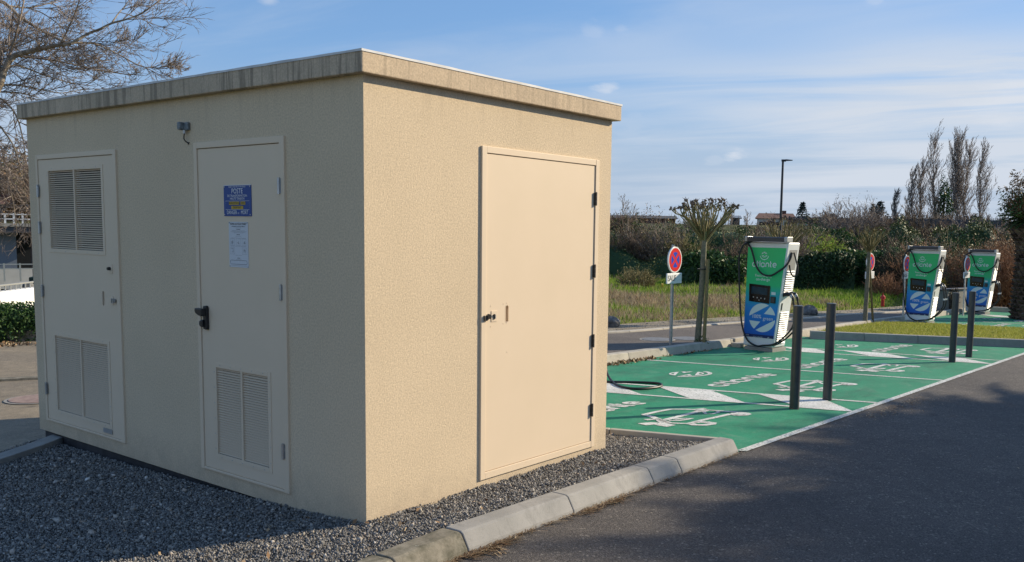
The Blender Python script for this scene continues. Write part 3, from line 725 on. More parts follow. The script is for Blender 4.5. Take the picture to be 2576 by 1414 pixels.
facade(mb, WY, ZB, HB, [sh(D1), sh(D2)], fl); facade(mb, WX, ZB, HB, [sh(D3)], fr)
mb.flat([(WX, 0, ZB), (WX, WY, ZB), (WX, WY, HB), (WX, 0, HB)]); mb.flat([(WX, WY, ZB), (0, WY, ZB), (0, WY, HB), (WX, WY, HB)])
mb.flat([(0, 0, ZB), (WX, 0, ZB), (WX, WY, ZB), (0, WY, ZB)])
mb.build('wall', 'plaster', sub)
mb = MB(); mb.box(.03, WX-.03, .03, WY-.03, -.35, ZB-.001); mb.build('plinth', 'plinth', sub)
OV = .052
mb = MB(); mb.box(-OV, WX+OV, -OV, WY+OV, HB, HB+.118); mb.m[2] = 1; roof = mb.build('roof', ['fascia', 'fascia2'], sub, bevel=.006)
# slightly wavy sealing strip on the roof edge
mb = MB(); rng = random.Random(4)
def strip(a, b, n):
    a, b = Vector(a), Vector(b); out = []
    for i in range(n+1): out.append(a.lerp(b, i/n)+Vector((0, 0, rng.uniform(0, .004))))
    return out
e = OV+.004; cs = [(-e, -e), (WX+e, -e), (WX+e, WY+e), (-e, WY+e)]
for i in range(4):
    a, b = cs[i], cs[(i+1) % 4]; T = strip((*a, HB+.124), (*b, HB+.124), 30)
    mb.add([*T, *[Vector((p.x, p.y, HB+.112)) for p in T]], [(k, k+1, 31+k+1, 31+k) for k in range(30)])
mb.flat([(x, y, HB+.1225) for x, y in cs]); mb.build('roof_membrane', 'membrane', roof)

def door(rect, fn_loc, rz, leaf_in, vents, hinges, hinge_side, hinge_mat, slotx=None):
    """fn_loc: world place of the frame's lower left corner; leaf_in = margins left, right, bottom, top"""
    w, h = rect[1]-rect[0], rect[3]-rect[2]
    fo = MB(); l, r, bt, tp = leaf_in
    fo.box(0, l-.004, -.014, .05, 0, h); fo.box(w-r+.004, w, -.014, .05, 0, h)
    fo.box(l-.004, w-r+.004, -.013, .05, h-tp+.004, h); fo.box(l-.004, w-r+.004, -.013, .05, 0, bt-.004)
    fo.build('door_frame', 'door', sub, fn_loc, (0, 0, rz), bevel=.0025)
    lf = MB(); x0, x1, z0, z1 = l, w-r, bt, h-tp
    xs = sorted({x0, x1, *[v[0] for v in vents], *[v[1] for v in vents]}); zs = sorted({z0, z1, *[v[2] for v in vents], *[v[3] for v in vents]})
    if slotx: xs = sorted(set(xs) | {slotx[0]-.014, slotx[0]+.014}); zs = sorted(set(zs) | {slotx[1]-.055, slotx[1]+.055})
    def hole(x, z):
        return any(v[0] < x < v[1] and v[2] < z < v[3] for v in vents) or (slotx and abs(x-slotx[0]) < .014 and abs(z-slotx[1]) < .055)
    for a, b in zip(xs, xs[1:]):
        for c, d in zip(zs, zs[1:]):
            if not hole((a+b)/2, (c+d)/2): lf.flat([(a, -.006, c), (b, -.006, c), (b, -.006, d), (a, -.006, d)])
    def rim(a, b, c, d, y0, y1):
        for p, q in (((a, c), (b, c)), ((b, c), (b, d)), ((b, d), (a, d)), ((a, d), (a, c))):
            lf.flat([(p[0], y0, p[1]), (q[0], y0, q[1]), (q[0], y1, q[1]), (p[0], y1, p[1])])
    rim(x0, x1, z0, z1, -.006, .04)
    for v in vents: rim(*v, -.006, .04)
    if slotx: rim(slotx[0]-.014, slotx[0]+.014, slotx[1]-.055, slotx[1]+.055, -.006, .025)
    o = lf.build('door', 'door', sub, fn_loc, (0, 0, rz), recalc=False)
    bk = MB(); bk.flat([(x0+.001, .045, z0), (x1, .045, z0), (x1, .045, z1), (x0+.001, .045, z1)])
    if slotx: bk.box(slotx[0]-.016, slotx[0]+.016, .018, .024, slotx[1]-.057, slotx[1]+.057, 1)
    bk.build('door_back', ['dark', 'slotback'], o, recalc=False)
    if slotx:   # rounded ends of the finger slot
        q = MB()
        for sg in (1, -1):
            pts = [(slotx[0]-.0145, slotx[1]+sg*.041)]+[(slotx[0]+.0145*math.cos(math.pi-math.pi*k/8), slotx[1]+sg*(.041+.0145*math.sin(math.pi*k/8))) for k in range(9)]
            for k in range(1, 9):
                a, b = pts[k], pts[k+1]; zz = slotx[1]+sg*.057
                q.flat([(a[0], -.0062, a[1]), (b[0], -.0062, b[1]), (b[0], -.0062, zz), (a[0], -.0062, zz)])
        ribbon(q, [(slotx[0]-.0155, slotx[1]-.042), *arc(slotx[0], slotx[1]-.042, .0155, .0155, 180, 360, 8), *arc(slotx[0], slotx[1]+.042, .0155, .0155, 0, 180, 8)], .003, lambda x, y: (x, -.0075, y), closed=True)
        q.build('finger_slot', 'door', o, recalc=False)
    for v in vents:
        a, b, c, d = v; m = (a+b)/2; q = MB(); y0, y1 = -.0095, -.0062
        q.box(a-.032, a, y0, y1, c-.032, d+.03); q.box(b, b+.032, y0, y1, c-.032, d+.03)
        q.box(a, b, y0-.0005, y1, d, d+.03); q.box(a, b, y0-.0005, y1, c-.032, c)
        q.box(m-.009, m+.009, -.009, .036, c, d)
        for k in range(6):
            zz = c+(d-c)*(k+.3)/5.6
            for xx in (a-.022, b+.022): q.box(xx-.003, xx+.003, y0-.0025, y0, zz-.003, zz+.003, 1)
        for k in range(5):
            xx = a+(b-a)*(k+.4)/4.8
            for zz in (c-.02, d+.018): q.box(xx-.003, xx+.003, y0-.003, y0-.0005, zz-.003, zz+.003, 1)
        q.build('vent_frame', ['door', 'steel'], o, bevel=.0008, seg=1)
        for (p, r2) in ((a, m-.009), (m+.009, b)):
            sm = MB(); sw_ = r2-p-.002
            sm.prism([(-.0045, -.0052), (-.003, -.0062), (.0105, .0042), (.009, .0052)], 0, sw_, lambda y, z, hh: (hh, y, z))
            me = sm.mesh('louvre_slat', 'door'); bm = bmesh.new(); bm.from_mesh(me); bmesh.ops.recalc_face_normals(bm, faces=bm.faces); bm.to_mesh(me); bm.free()
            n = int((d-c)/.0165)
            for k in range(n): link('louvre_slat', me, o, (p+.001, .0, c+.011+k*(d-c-.018)/(n-1)))
    for z in hinges:
        hx = l-.003 if hinge_side < 0 else w-r+.003
        hm = MB()
        for k in range(3): hm.tube([(hx, -.019, z-.05+k*.034), (hx, -.019, z-.05+k*.034+.032)], .0085, 10)
        hm.box(hx-.018, hx+.018, -.0145, -.0135, z-.045, z+.045)
        hm.build('hinge', hinge_mat, o, smooth=True)
    return o, w, h
L90 = -math.pi/2
# left door with two vents
v1 = [(.212, 1.088, 1.452, 2.075), (.214, 1.097, .113, .735)]
d1, w1, h1 = door(D1, (0, 4.092, .040), L90, (.034, .050, .020, .040), v1, [1.918, 1.619, 1.096, .274], -1, 'steel', slotx=(1.057, 1.09))
q = MB(); q.box(1.155, 1.215, -.010, -.006, 1.288, 1.358); q.build('lock_plate', 'door', d1, bevel=.001)
q = MB(); q.tube([(1.185, -.010, 1.323), (1.185, -.032, 1.323)], [.014, .011], 12); q.build('lock_barrel', 'blackplastic', d1, smooth=True)
q = MB(); q.box(1.155, 1.212, -.010, -.006, 1.050, 1.118); q.build('lock_plate', 'door', d1, bevel=.001)
q = MB(); q.box(1.215, 1.262, -.024, -.014, 1.070, 1.098); q.box(1.225, 1.232, -.034, -.024, 1.066, 1.102); q.box(1.245, 1.251, -.034, -.024, 1.066, 1.102); q.build('latch', 'steel', d1, bevel=.001)
q = MB(); q.box(.990, 1.130, -.0125, -.0098, .040, .076)
for k in range(3): q.box(1.0, 1.0+.10-.02*k, -.0135, -.0125, .067-.009*k, .070-.009*k, 1)
q.build('rating_label', ['alu', 'faint'], d1)
# middle door
d2, w2, h2 = door(D2, (0, 1.713, .036), L90, (.042, .052, .020, .044), [(.204, .784, .130, .720)], [1.913, 1.264, .266], 1, 'steel')
# blue enamel danger plate
q = MB(); X0, X1, Z0, Z1 = .342, .646, 1.728, 1.926; q.box(X0, X1, -.0095, -.0066, Z0, Z1); q.box(X0, X1, -.0102, -.0095, Z1-.003, Z1, 1)
tf = lambda cx, cz: (lambda x, y: (cx+x, -.0108, cz+y)); xm = (X0+X1)/2
put_text(q, "ENEDIS L'ELECTRICITE EN RESEAU", .0125, tf(xm, Z1-.012), 1)
put_text(q, 'POSTE', .046, tf(xm, Z1-.040), 1, sx=.95); put_text(q, 'DE TRANSFORMATION', .021, tf(xm, Z1-.069), 1); put_text(q, 'HAUTE TENSION', .021, tf(xm, Z1-.087), 1)
ribbon(q, [(X0+.02, Z1-.101), (X1-.02, Z1-.101), (X1-.02, Z1-.156), (X0+.02, Z1-.156)], .0015, lambda x, z: (x, -.0108, z), 1, True)
for (a, b, zc_) in ((xm-.092, xm+.022, Z1-.115), (xm+.036, xm+.088, Z1-.115), (xm-.066, xm+.064, Z1-.143)): q.box(a, b, -.0112, -.0095, zc_-.010, zc_+.010, 2)
tf2 = lambda cx, cz: (lambda x, y: (cx+x, -.0118, cz+y))
put_text(q, 'BORDOFUNG', .019, tf2(xm-.035, Z1-.115), 3, bold=.006); put_text(q, 'LREN', .019, tf2(xm+.062, Z1-.115), 3, bold=.006); put_text(q, '/2020P2067/', .019, tf2(xm-.001, Z1-.143), 3, bold=.006)
put_text(q, 'DANGER', .034, tf(xm-.062, Z1-.175), 1, sx=.82); put_text(q, 'DE', .014, tf(xm+.012, Z1-.180), 1); put_text(q, 'MORT', .034, tf(xm+.078, Z1-.175), 1, sx=.82)
for a in (X0+.010, X1-.010):
    for b in (Z0+.010, Z1-.010): q.disc((a, b), .0045, .003, 10, lambda x, y, h_: (x, -.0098-h_, y), 4)
q.build('danger_plate', ['blue', 'white', 'yellow', 'ink', 'alu'], d2, recalc=False)
# first-aid notice
q = MB(); X0, X1, Z0, Z1 = .390, .602, 1.400, 1.692; q.box(X0, X1, -.0085, -.0066, Z0, Z1); xm = (X0+X1)/2
tf = lambda cx, cz: (lambda x, y: (cx+x, -.0092, cz+y))
put_text(q, '"SOINS AUX \u00c9LECTRIS\u00c9S"', .0185, tf(xm, Z1-.014), 1, sx=.9, bold=.01); put_text(q, '\u00ab en portant, sans vous-m\u00eame \u00bb', .0115, tf(xm, Z1-.029), 1, bold=.006)
rr = random.Random(3)
for k, (zz, wd, hh, mi) in enumerate(((.039, .06, .0016, 2), (.048, .04, .0032, 1), (.056, .14, .0016, 2), (.061, .18, .0016, 2), (.066, .15, .0016, 2), (.071, .10, .0016, 2), (.082, .035, .0034, 1), (.092, .06, .0016, 2), (.104, .16, .0018, 2), (.156, .17, .0016, 2), (.214, .07, .0016, 2), (.232, .03, .003, 1), (.240, .06, .0014, 2), (.281, .18, .0018, 2))):
    x = -wd/2
    while x < wd/2-.004:
        l = rr.uniform(.005, .016); q.box(xm+x, xm+min(x+l, wd/2), -.0091, -.0085, Z1-zz-hh/2, Z1-zz+hh/2, mi); x += l+.003
for (cx_, cz_) in ((-.068, .130), (0, .130), (.066, .130), (-.068, .186), (.066, .186)):
    ribbon(q, [(xm+cx_-.024, Z1-cz_-.021), (xm+cx_+.024, Z1-cz_-.021), (xm+cx_+.024, Z1-cz_+.021), (xm+cx_-.024, Z1-cz_+.021)], .0014, lambda x, z: (x, -.0092, z), 2, True)
    for k in range(4):
        a = [(xm+cx_+rr.uniform(-.016, .016), Z1-cz_+rr.uniform(-.015, .015)) for _ in range(3)]; ribbon(q, a, .0022, lambda x, z: (x, -.0093, z), 2)
ribbon(q, [(xm-.085, Z1-.247), (xm+.078, Z1-.247), *arc(xm+.082, Z1-.259, .010, .012, 90, -90, 6), (xm-.085, Z1-.272), *arc(xm-.085, Z1-.2595, .010, .0125, 270, 90, 6)], .0018, lambda x, z: (x, -.0092, z), 1, True)
for a in (X0+.006, X1-.006):
    for b in (Z0+.006, Z1-.006): q.disc((a, b), .003, .0012, 8, lambda x, y, h_: (x, -.0086-h_, y), 1)
q.build('first_aid_notice', ['paper', 'ink', 'faint'], d2, recalc=False)
# black handle set
q = MB()
q.prism([(.092, .972), (.126, .968), (.131, .975), (.131, 1.118), (.122, 1.130), (.100, 1.128), (.094, 1.12)], -.030, -.006)
q.build('handle_plate', 'blackplastic', d2, bevel=.005)
q = MB(); q.prism([(.128, 1.112), (.044, 1.112), (.044, 1.092), (.052, 1.078), (.088, 1.064), (.128, 1.060)], -.062, -.030); q.prism([(.085, .985), (.070, .992), (.068, 1.022), (.085, 1.034), (.108, 1.034), (.108, .985)], -.045, -.030)
q.build('handle', 'blackplastic', d2, bevel=.006, seg=3)
q = MB(); q.box(.071, .0745, -.0465, -.045, 1.0, 1.026); q.build('key_cover', 'alu', d2)
# right door, plain
d3, w3, h3 = door(D3, (.948, 0, .048), 0., (.050, .048, .050, .046), [], [1.902, 1.360, .828, .292], 1, 'blacksteel', slotx=(.260, 1.097))
q = MB(); q.box(.101, .158, -.010, -.006, 1.052, 1.124); q.build('lock_plate', 'door', d3, bevel=.001)
q = MB(); q.tube([(.125, -.010, 1.094), (.125, -.018, 1.094)], .009, 12); q.box(.1205, .1285, -.016, -.010, 1.068, 1.09); q.box(.130, .136, -.019, -.010, 1.072, 1.098, 1); q.build('lock_cylinder', ['blackplastic', 'alu'], d3)
q = MB(); q.box(.020, .050, -.026, -.0145, 1.064, 1.098); q.box(.052, .078, -.030, -.006, 1.076, 1.104, 1); q.box(.056, .063, -.036, -.030, 1.076, 1.108); q.box(.069, .073, -.036, -.030, 1.074, 1.106); q.tube([(.048, -.030, 1.072), (.048, -.030, 1.11)], .006, 8)
q.build('latch', ['blacksteel', 'alu'], d3, bevel=.001)
q = MB()
for x, z in ((.098, 1.158), (.222, 1.165), (.255, 1.168), (.098, 1.02), (.222, 1.032), (.255, 1.035), (.262, .835)): q.disc((x, z), .0032, .002, 8, lambda a, b, hh: (a, -.006-hh, b))
tag(q.build('rivets', 'door', d3), kind='stuff'); 
# small weatherproof box with its cable stub above the middle door
sb = empty('sensor_box', (0, 1.80, 2.36), 0, 'small grey weatherproof box with a black cable stub, high on the shaded wall', 'junction box')
lx = lambda x, y, z: (y, -x, z)     # same convention as the left facade, origin at the box
q = MB(); q.box(-.004, .052, -.030, -.002, -.036, .036); q.map(lx); q.build('housing', 'greyplastic', sb, bevel=.005)
q = MB(); q.box(-.052, -.008, -.075, -.012, -.034, .038); q.map(lx); q.build('cover', 'greyplastic', sb, bevel=.014, seg=3)
q = MB(); q.tube([(-.004, -.028, -.034), (-.004, -.028, -.064)], .013, 12); q.map(lx); q.build('cable_gland', 'alu', sb, smooth=True)
q = MB(); q.tube([(-.004, -.028, -.064), (-.010, -.030, -.09), (-.010, -.030, -.112), (-.002, -.022, -.132), (.014, -.008, -.146), (.020, -.001, -.150)], .0055, 8); q.tube([(.014, -.006, -.146), (.020, -.001, -.151)], [.007, .014], 10); q.map(lx); q.build('cable', 'rubber', sb, smooth=True); sb.scale = (.74, .74, .74)

# ---------------------------------------------------------------- bollards
def bollard(p, label):
    r = .052; root = empty('bollard', p, rng.uniform(0, 3), label, 'bollard', 'anthracite steel bollards in the hatched strips')
    q = MB(); q.tube([(0, 0, -.02), (0, 0, 1.085)], r, 28, caps=False); q.build('post', 'anthracite', root, smooth=True)
    q = MB(); q.tube([(0, 0, 1.085), (0, 0, 1.096), (0, 0, 1.10)], [r*1.02, r*1.02, r*.93], 28); q.build('cap', 'anthracite', root, smooth=True)
    q = MB(); q.tube([(0, 0, 0), (0, 0, .012)], [r*1.08, r*1.02], 28); q.build('base_ring', 'blackplastic', root, smooth=True)
    return root
for (u, v), lb in (((1997, 1028), 'nearest anthracite bollard, on the first white hatch, its foot touching the lower line'), ((2080, 1006), 'anthracite bollard just behind the nearest one, at the upper line of the first hatch'),
                   ((2394, 911), 'anthracite bollard on the second hatch, the left one of the far pair'), ((2436, 898), 'anthracite bollard of the far pair, the right and more distant one')):
    bollard(tuple(G(u, v, .004)), lb)

# ---------------------------------------------------------------- chargers
def body_xl(z): return -.405+.033*(z-.06)/1.72
def body_xr(z): return .165+.207*(z-.06)/1.72
def cz(x, y):   # from the close-up of the first charger to its front plane
    z = 1.78-(y-140)*(1.70/1195); u = (x-(205-60*(y-130)/1120))/((650-170*(y-150)/1190)-(205-60*(y-130)/1120))
    return body_xl(z)+u*(body_xr(z)-body_xl(z)), z
DP = .40
def skew_box(q, z0, z1, y0, y1, gl=0., gr=0., mi=0):
    vs = [(body_xl(z)+gl, y, z) if s == 0 else (body_xr(z)-gr, y, z) for z in (z0, z1) for s, y in ((0, y0), (1, y0), (1, y1), (0, y1))]
    q.add(vs, [(0, 3, 2, 1), (4, 5, 6, 7), (0, 1, 5, 4), (1, 2, 6, 5), (2, 3, 7, 6), (3, 0, 4, 7)], mi)
def make_charger():
    root = empty('charging_station', (0, 0, 0))
    q = MB(); skew_box(q, .06, 1.78, 0, DP); q.build('body', 'white2', root, bevel=.030, seg=4)
    q = MB(); q.box(-.36, .17, -.015, DP+.02, -.02, .055); q.build('base_plate', 'kerb', root, bevel=.004)
    q = MB(); pz0, pz1 = cz(180, 1240)[1], cz(300, 203)[1]
    q.prism([(body_xl(pz0)+.012, pz0), (body_xr(pz0)-.012, pz0), (body_xr(pz1)-.018, pz1), (body_xl(pz1)+.012, pz1)], -.006, .01); pan = q.build('front_panel', 'panel', root)
    q = MB(); zt = cz(180, 1205)[1]; q.prism([(body_xl(pz0)+.012, pz0), (body_xr(pz0)-.012, pz0), (body_xr(zt)-.013, zt), (body_xl(zt)+.012, zt)], -.0075, -.0062)
    q.build('foot_band', 'navy', pan)
    # canopy
    q = MB(); q.prism([(-.075, 1.785), (.10, 1.785), (.10, 1.865), (-.055, 1.865), (-.075, 1.852)], -.345, .335, lambda a, b, h: (h, a, b)); q.build('canopy', 'canopy', root, bevel=.004)
    for a, b in ((-.392, -.345), (.335, .392)):
        q = MB(); q.prism([(-.070, 1.79), (.105, 1.79), (.105, 1.868), (-.052, 1.868), (-.070, 1.855)], a, b, lambda a_, b_, h: (h, a_, b_)); q.build('canopy_end', 'alu', root, bevel=.003)
    # screen
    q = MB(); pts = [cz(222, 622), cz(460, 637), cz(447, 842), cz(218, 825)]; c_ = Vector((sum(p[0] for p in pts)/4, sum(p[1] for p in pts)/4))
    q.prism([tuple(p) for p in pts], -.016, -.004); scr = q.build('display', 'glassblack', root, bevel=.008, seg=3)
    q = MB(); pts = [cz(252, 650), cz(432, 662), cz(426, 745), cz(248, 735)]; q.prism([tuple(p) for p in pts], -.0175, -.0155); q.build('screen', 'screen', scr)
    for x, y in ((272, 775), (315, 779), (357, 783), (398, 787)):
        q = MB(); X, Z = cz(x, y); q.disc((X, Z), .011, .004, 12, lambda a, b, h: (a, -.016-h, b)); q.build('button', 'alu', scr)
    q = MB(); X, Z = cz(335, 806); q.prism([(X-.008, Z), (X, Z+.014), (X+.008, Z), (X, Z-.014)], -.0175, -.0155); q.build('scan_mark', 'alu', scr)
    q = MB(); pts = [cz(470, 703), cz(516, 706), cz(514, 738), cz(468, 735)]; q.prism([tuple(p) for p in pts], -.009, -.004); q.build('notice', 'paleprint', root)
    q = MB(); pts = [cz(466, 755), cz(518, 758), cz(514, 832), cz(462, 829)]; q.prism([tuple(p) for p in pts], -.030, -.004); rd = q.build('card_reader', 'blackplastic', root, bevel=.005)
    q = MB(); pts = [cz(475, 764), cz(508, 766), cz(504, 822), cz(471, 819)]; q.prism([tuple(p) for p in pts], -.0325, -.0295); q.build('keypad', 'canopy', rd)
    # printing on the front
    F = lambda x, y: (x, -.0072, y)
    q = MB(); X, Z = cz(393, 283)
    for p in disc_pieces(): 
        n = len(p); c_ = Vector((sum(a[0] for a in p)/n, sum(a[1] for a in p)/n)); inn = [tuple(c_+(Vector(a)-c_)*.45) for a in p]
        q.add([F(X+a*.052, Z+b*.045) for a, b in p]+[F(X+a*.052, Z+b*.045) for a, b in inn], [(i, (i+1) % n, n+(i+1) % n, n+i) for i in range(n)])
    ribbon(q, [(X+a, Z-.010+b) for a, b in arc(0, 0, .077, .072, 190, 350, 16)], .011, F); q.disc((X, Z-.082), .010, .001, 10, lambda a, b, h: (a, -.0074-h, b))
    q.build('emblem', 'paleprint', pan)
    q = MB(); X, Z = cz(390, 422); put_word(q, X, Z, .44, .064, .0165, F); q.build('brand_lettering', 'paleprint', pan)
    q = MB(); X, Z = cz(380, 524); put_text(q, 'Fastcharging', .062, lambda x, y: F(X+x, Z+y)); q.build('slogan', 'paleprint', pan); q = MB(); X2, Z2 = cz(376, 567); put_text(q, 'on-the-go', .066, lambda x, y: F(X2+x, Z2+y), bold=.014)
    q.build('slogan', 'paleprint', pan)
    X, Z = cz(365, 1008)
    for p in disc_pieces():
        q = MB(); n = len(p); q.flat([F(X+a*.246, Z+b*.236) for a, b in p]); q.build('emblem_segment', 'paleprint', pan, recalc=False)
    q = MB(); X1, Z1_ = cz(303, 998); put_text(q, '100%', .082, lambda x, y: (X1+x, -.0078, Z1_+y), bold=.01); X2, Z2 = cz(430, 1015); put_text(q, 'green', .082, lambda x, y: (X2+x, -.0078, Z2+y)); q.build('green_lettering', 'white', pan, recalc=False)
    q = MB()
    for s, x, y, z_ in (('SATELA', 188, 1221, .028), ('SOCL LANTIS', 315, 1236, .030), ('ekoen', 432, 1252, .018)):
        X, Z = cz(x, y); put_text(q, s, z_, lambda a, b: (X+a, -.0082, Z+b))
    X, Z = cz(434, 1234); ribbon(q, arc(X, Z, .013, .012, 0, 360, 12)[:-1], .007, lambda a, b: (a, -.0082, b), closed=True); q.build('partner_lettering', 'paleprint', pan, recalc=False)
    # cable recess and louvred panels on the side
    side = lambda y, z, o=0.: (body_xr(z)+o, y, z)
    q = MB()
    def sp_(z0, z1, y0, y1, o=.003, mi=0): q.flat([side(y0, z0, o), side(y1, z0, o), side(y1, z1, o), side(y0, z1, o)], mi)
    sp_(1.32, 1.66, .09, .33); q.build('cable_recess', 'alu', root, recalc=False)
    for (z0, z1, n) in ((.93, 1.30, 11), (.13, .63, 15)):
        q = MB(); sp_(z0-.008, z1+.03, .065, .335, .0015); q.build('vent_shade', 'canopy', root, recalc=False)  # flat dark sheet on the side, put in as shade between the slats
        for k in range(n):
            z = z0+(z1-z0)*k/(n-1); q = MB(); hh = (z1-z0)/(n-1)*.70
            a = [side(.07, z, .002), side(.33, z, .002), side(.33, z+hh, .003), side(.07, z+hh, .003)]; b = [side(.075, z+.004, .022), side(.325, z+.004, .022)]
            q.add([*a, *b], [(0, 1, 5, 4), (4, 5, 2, 3), (0, 4, 3), (1, 2, 5)]); q.build('louvre_slat', 'white2', root)
    q = MB(); q.flat([side(.07, .68, .004), side(.11, .68, .004), side(.11, .80, .004), side(.07, .80, .004)]); q.build('latch_slot', 'blackplastic', root, recalc=False)
    # plugs in their holsters
    for k, y in enumerate((.10, .24)):
        q = MB(); z = .955; x = body_xr(z)
        q.tube([(x-.01, y, z-.02), (x+.06, y, z), (x+.13, y, z-.01), (x+.165, y, z-.06), (x+.175, y, z-.11)], [.034, .036, .030, .024, .019], 10)
        q.build('plug', 'blackplastic', root, smooth=True)
        q = MB(); q.tube([(x+.085, y-.002, z+.015), (x+.135, y-.002, z-.02), (x+.155, y-.002, z-.055)], [.020, .029, .026], 10); q.build('plug_sleeve', 'alu', root, smooth=True)
        q = MB(); x = body_xr(.955)+.175
        E_ = [(x, y, .845), (x+.022, y, .74), (x+.03, y, .60), (x+.0, y, .42), (x-.12, y-.05, .25), (x-.26, y-.12, .13), (.10 if k else .02, -.07-.02*k, .10), (-.10, -.08-.02*k, .085)]
        if k == 0: E_ += [(-.27, -.08, .17), (-.385, -.07, .40), (-.44, -.06, .72), (-.475, -.055, 1.1), (-.50, -.05, 1.42), (-.49, -.05, 1.58), (-.44, -.05, 1.70), (-.38, -.05, 1.745), (-.32, -.055, 1.73), (-.265, -.06, 1.66), (-.21, -.07, 1.53), (-.16, -.075, 1.40), (-.07, -.08, 1.29), (.03, -.08, 1.245), (.14, -.075, 1.25), (.24, -.06, 1.31), (.335, .0, 1.40), (.365, .10, 1.52), (.362, .14, 1.62)]
        else: E_ = E_[:6]+[(body_xr(.1)+.0, -.01, .115)]
        E2 = smooth_path(E_, 4); q.tube(E2, .0155, 8); cb_ = q.build('charging_cable', 'rubber', root, smooth=True)
        for zz in (.62,):
            q = MB(); q.tube([(x+.029, y, zz-.02), (x+.029, y, zz+.02)], .022, 10); q.build('cable_tag', 'white', cb_, smooth=True)
    q = MB(); E_ = [(.368, .20, 1.62), (.40, .22, 1.50), (.435, .22, 1.38), (.44, .20, 1.28), (.40, .17, 1.24), (.36, .14, 1.30), (.35, .10, 1.42)]
    q.tube(smooth_path(E_, 4), .013, 8); q.build('charging_cable', 'rubber', root, smooth=True)
    q = MB(); q.tube([(-.385, -.05, 1.742), (-.34, -.02, 1.775), (-.30, .02, 1.80)], .024, 8); q.build('cable_hanger', 'blackplastic', root, smooth=True)
    return root
def smooth_path(P, n):
    P = [Vector(p) for p in P]; out = []
    for i in range(len(P)-1):
        a, b, c, d = P[max(i-1, 0)], P[i], P[i+1], P[min(i+2, len(P)-1)]
        for k in range(n):
            t = k/n; out.append(.5*((2*b)+(c-a)*t+(2*a-5*b+4*c-d)*t*t+(3*b-a-3*c+d)*t**3))
    return out+[P[-1]]
CD = Vector((math.cos(math.radians(-95.4)), math.sin(math.radians(-95.4)), 0))
def charger_place(u, v):
    a = G(u, v, .004); o = a+CD*.40; return (o.x, o.y, Sz(o.x, o.y, .006))
ch1 = make_charger()
tag(ch1, 'nearest green and blue charging station, at the back of the bays beside the pollarded tree', 'charging station', 'charging stations behind the green bays')
ch1.location = charger_place(1867.6, 877); ch1.rotation_euler.z = math.radians(-95.4)
for (u, v), lb in (((2274.8, 812), 'second green and blue charging station, standing behind the lawn island'), ((2426.6, 787.5), 'farthest green and blue charging station, partly covered by the two far bollards')):
    c_ = copy_tree(ch1); c_['label'] = lb; c_.location = charger_place(u, v)
c_ = copy_tree(ch1); c_['label'] = 'green and blue charging station at the end of the first hatch, behind the substation corner'; p = B(6.02, 3.78, .006); c_.location = tuple(p)
# low concrete foot blocks left of the chargers
for k, (sv, lb) in enumerate(((12.02, 'pale low concrete block at the left foot of the nearest charging station'), (19.75, 'pale low concrete block at the left foot of the second charging station'), (24.95, 'pale low concrete block at the left foot of the farthest charging station'))):
    p = B(sv-.02, 3.98, .005); q = MB(); q.box(-.14, .30, -.02, .16, 0, .075); q.box(.02, .34, .16, .26, 0, .13)
    tag(q.build('concrete_block', 'kerbwarm', None, tuple(p), (0, 0, 0), bevel=.012), lb, 'concrete block', 'foot blocks beside the charging stations')
# hose that lies on the first hatch (its station is hidden by the substation)
Zh = lambda x, y, z=.02: G(1522+.2348*x, 904+.2348*y, z)
hp = [(-60, 40, .9), (0, 80, .45), (25, 160, .16), (62, 222, .02), (130, 276, .02), (250, 308, .02), (400, 313, .02), (540, 300, .02), (604, 280, .02), (575, 258, .02), (440, 248, .02), (250, 243, .02), (20, 241, .02), (-120, 238, .02)]
pts = []
for x, y, z in hp:
    if z <= .02: pts.append(Zh(x, y))
    else:
        g0 = Zh(62, 222); d = ray(1522+.2348*x, 904+.2348*y); t = (g0.x+ (62-x)*.004-CAMPOS[0])/d[0]; pts.append(Vector(CAMPOS+t*d))
q = MB(); q.tube(smooth_path(pts, 6), .0145, 8); tag(q.build('charging_cable', 'rubber', None, smooth=True), 'black charging hose lying in a flat loop on the white hatch beside the substation corner', 'cable')

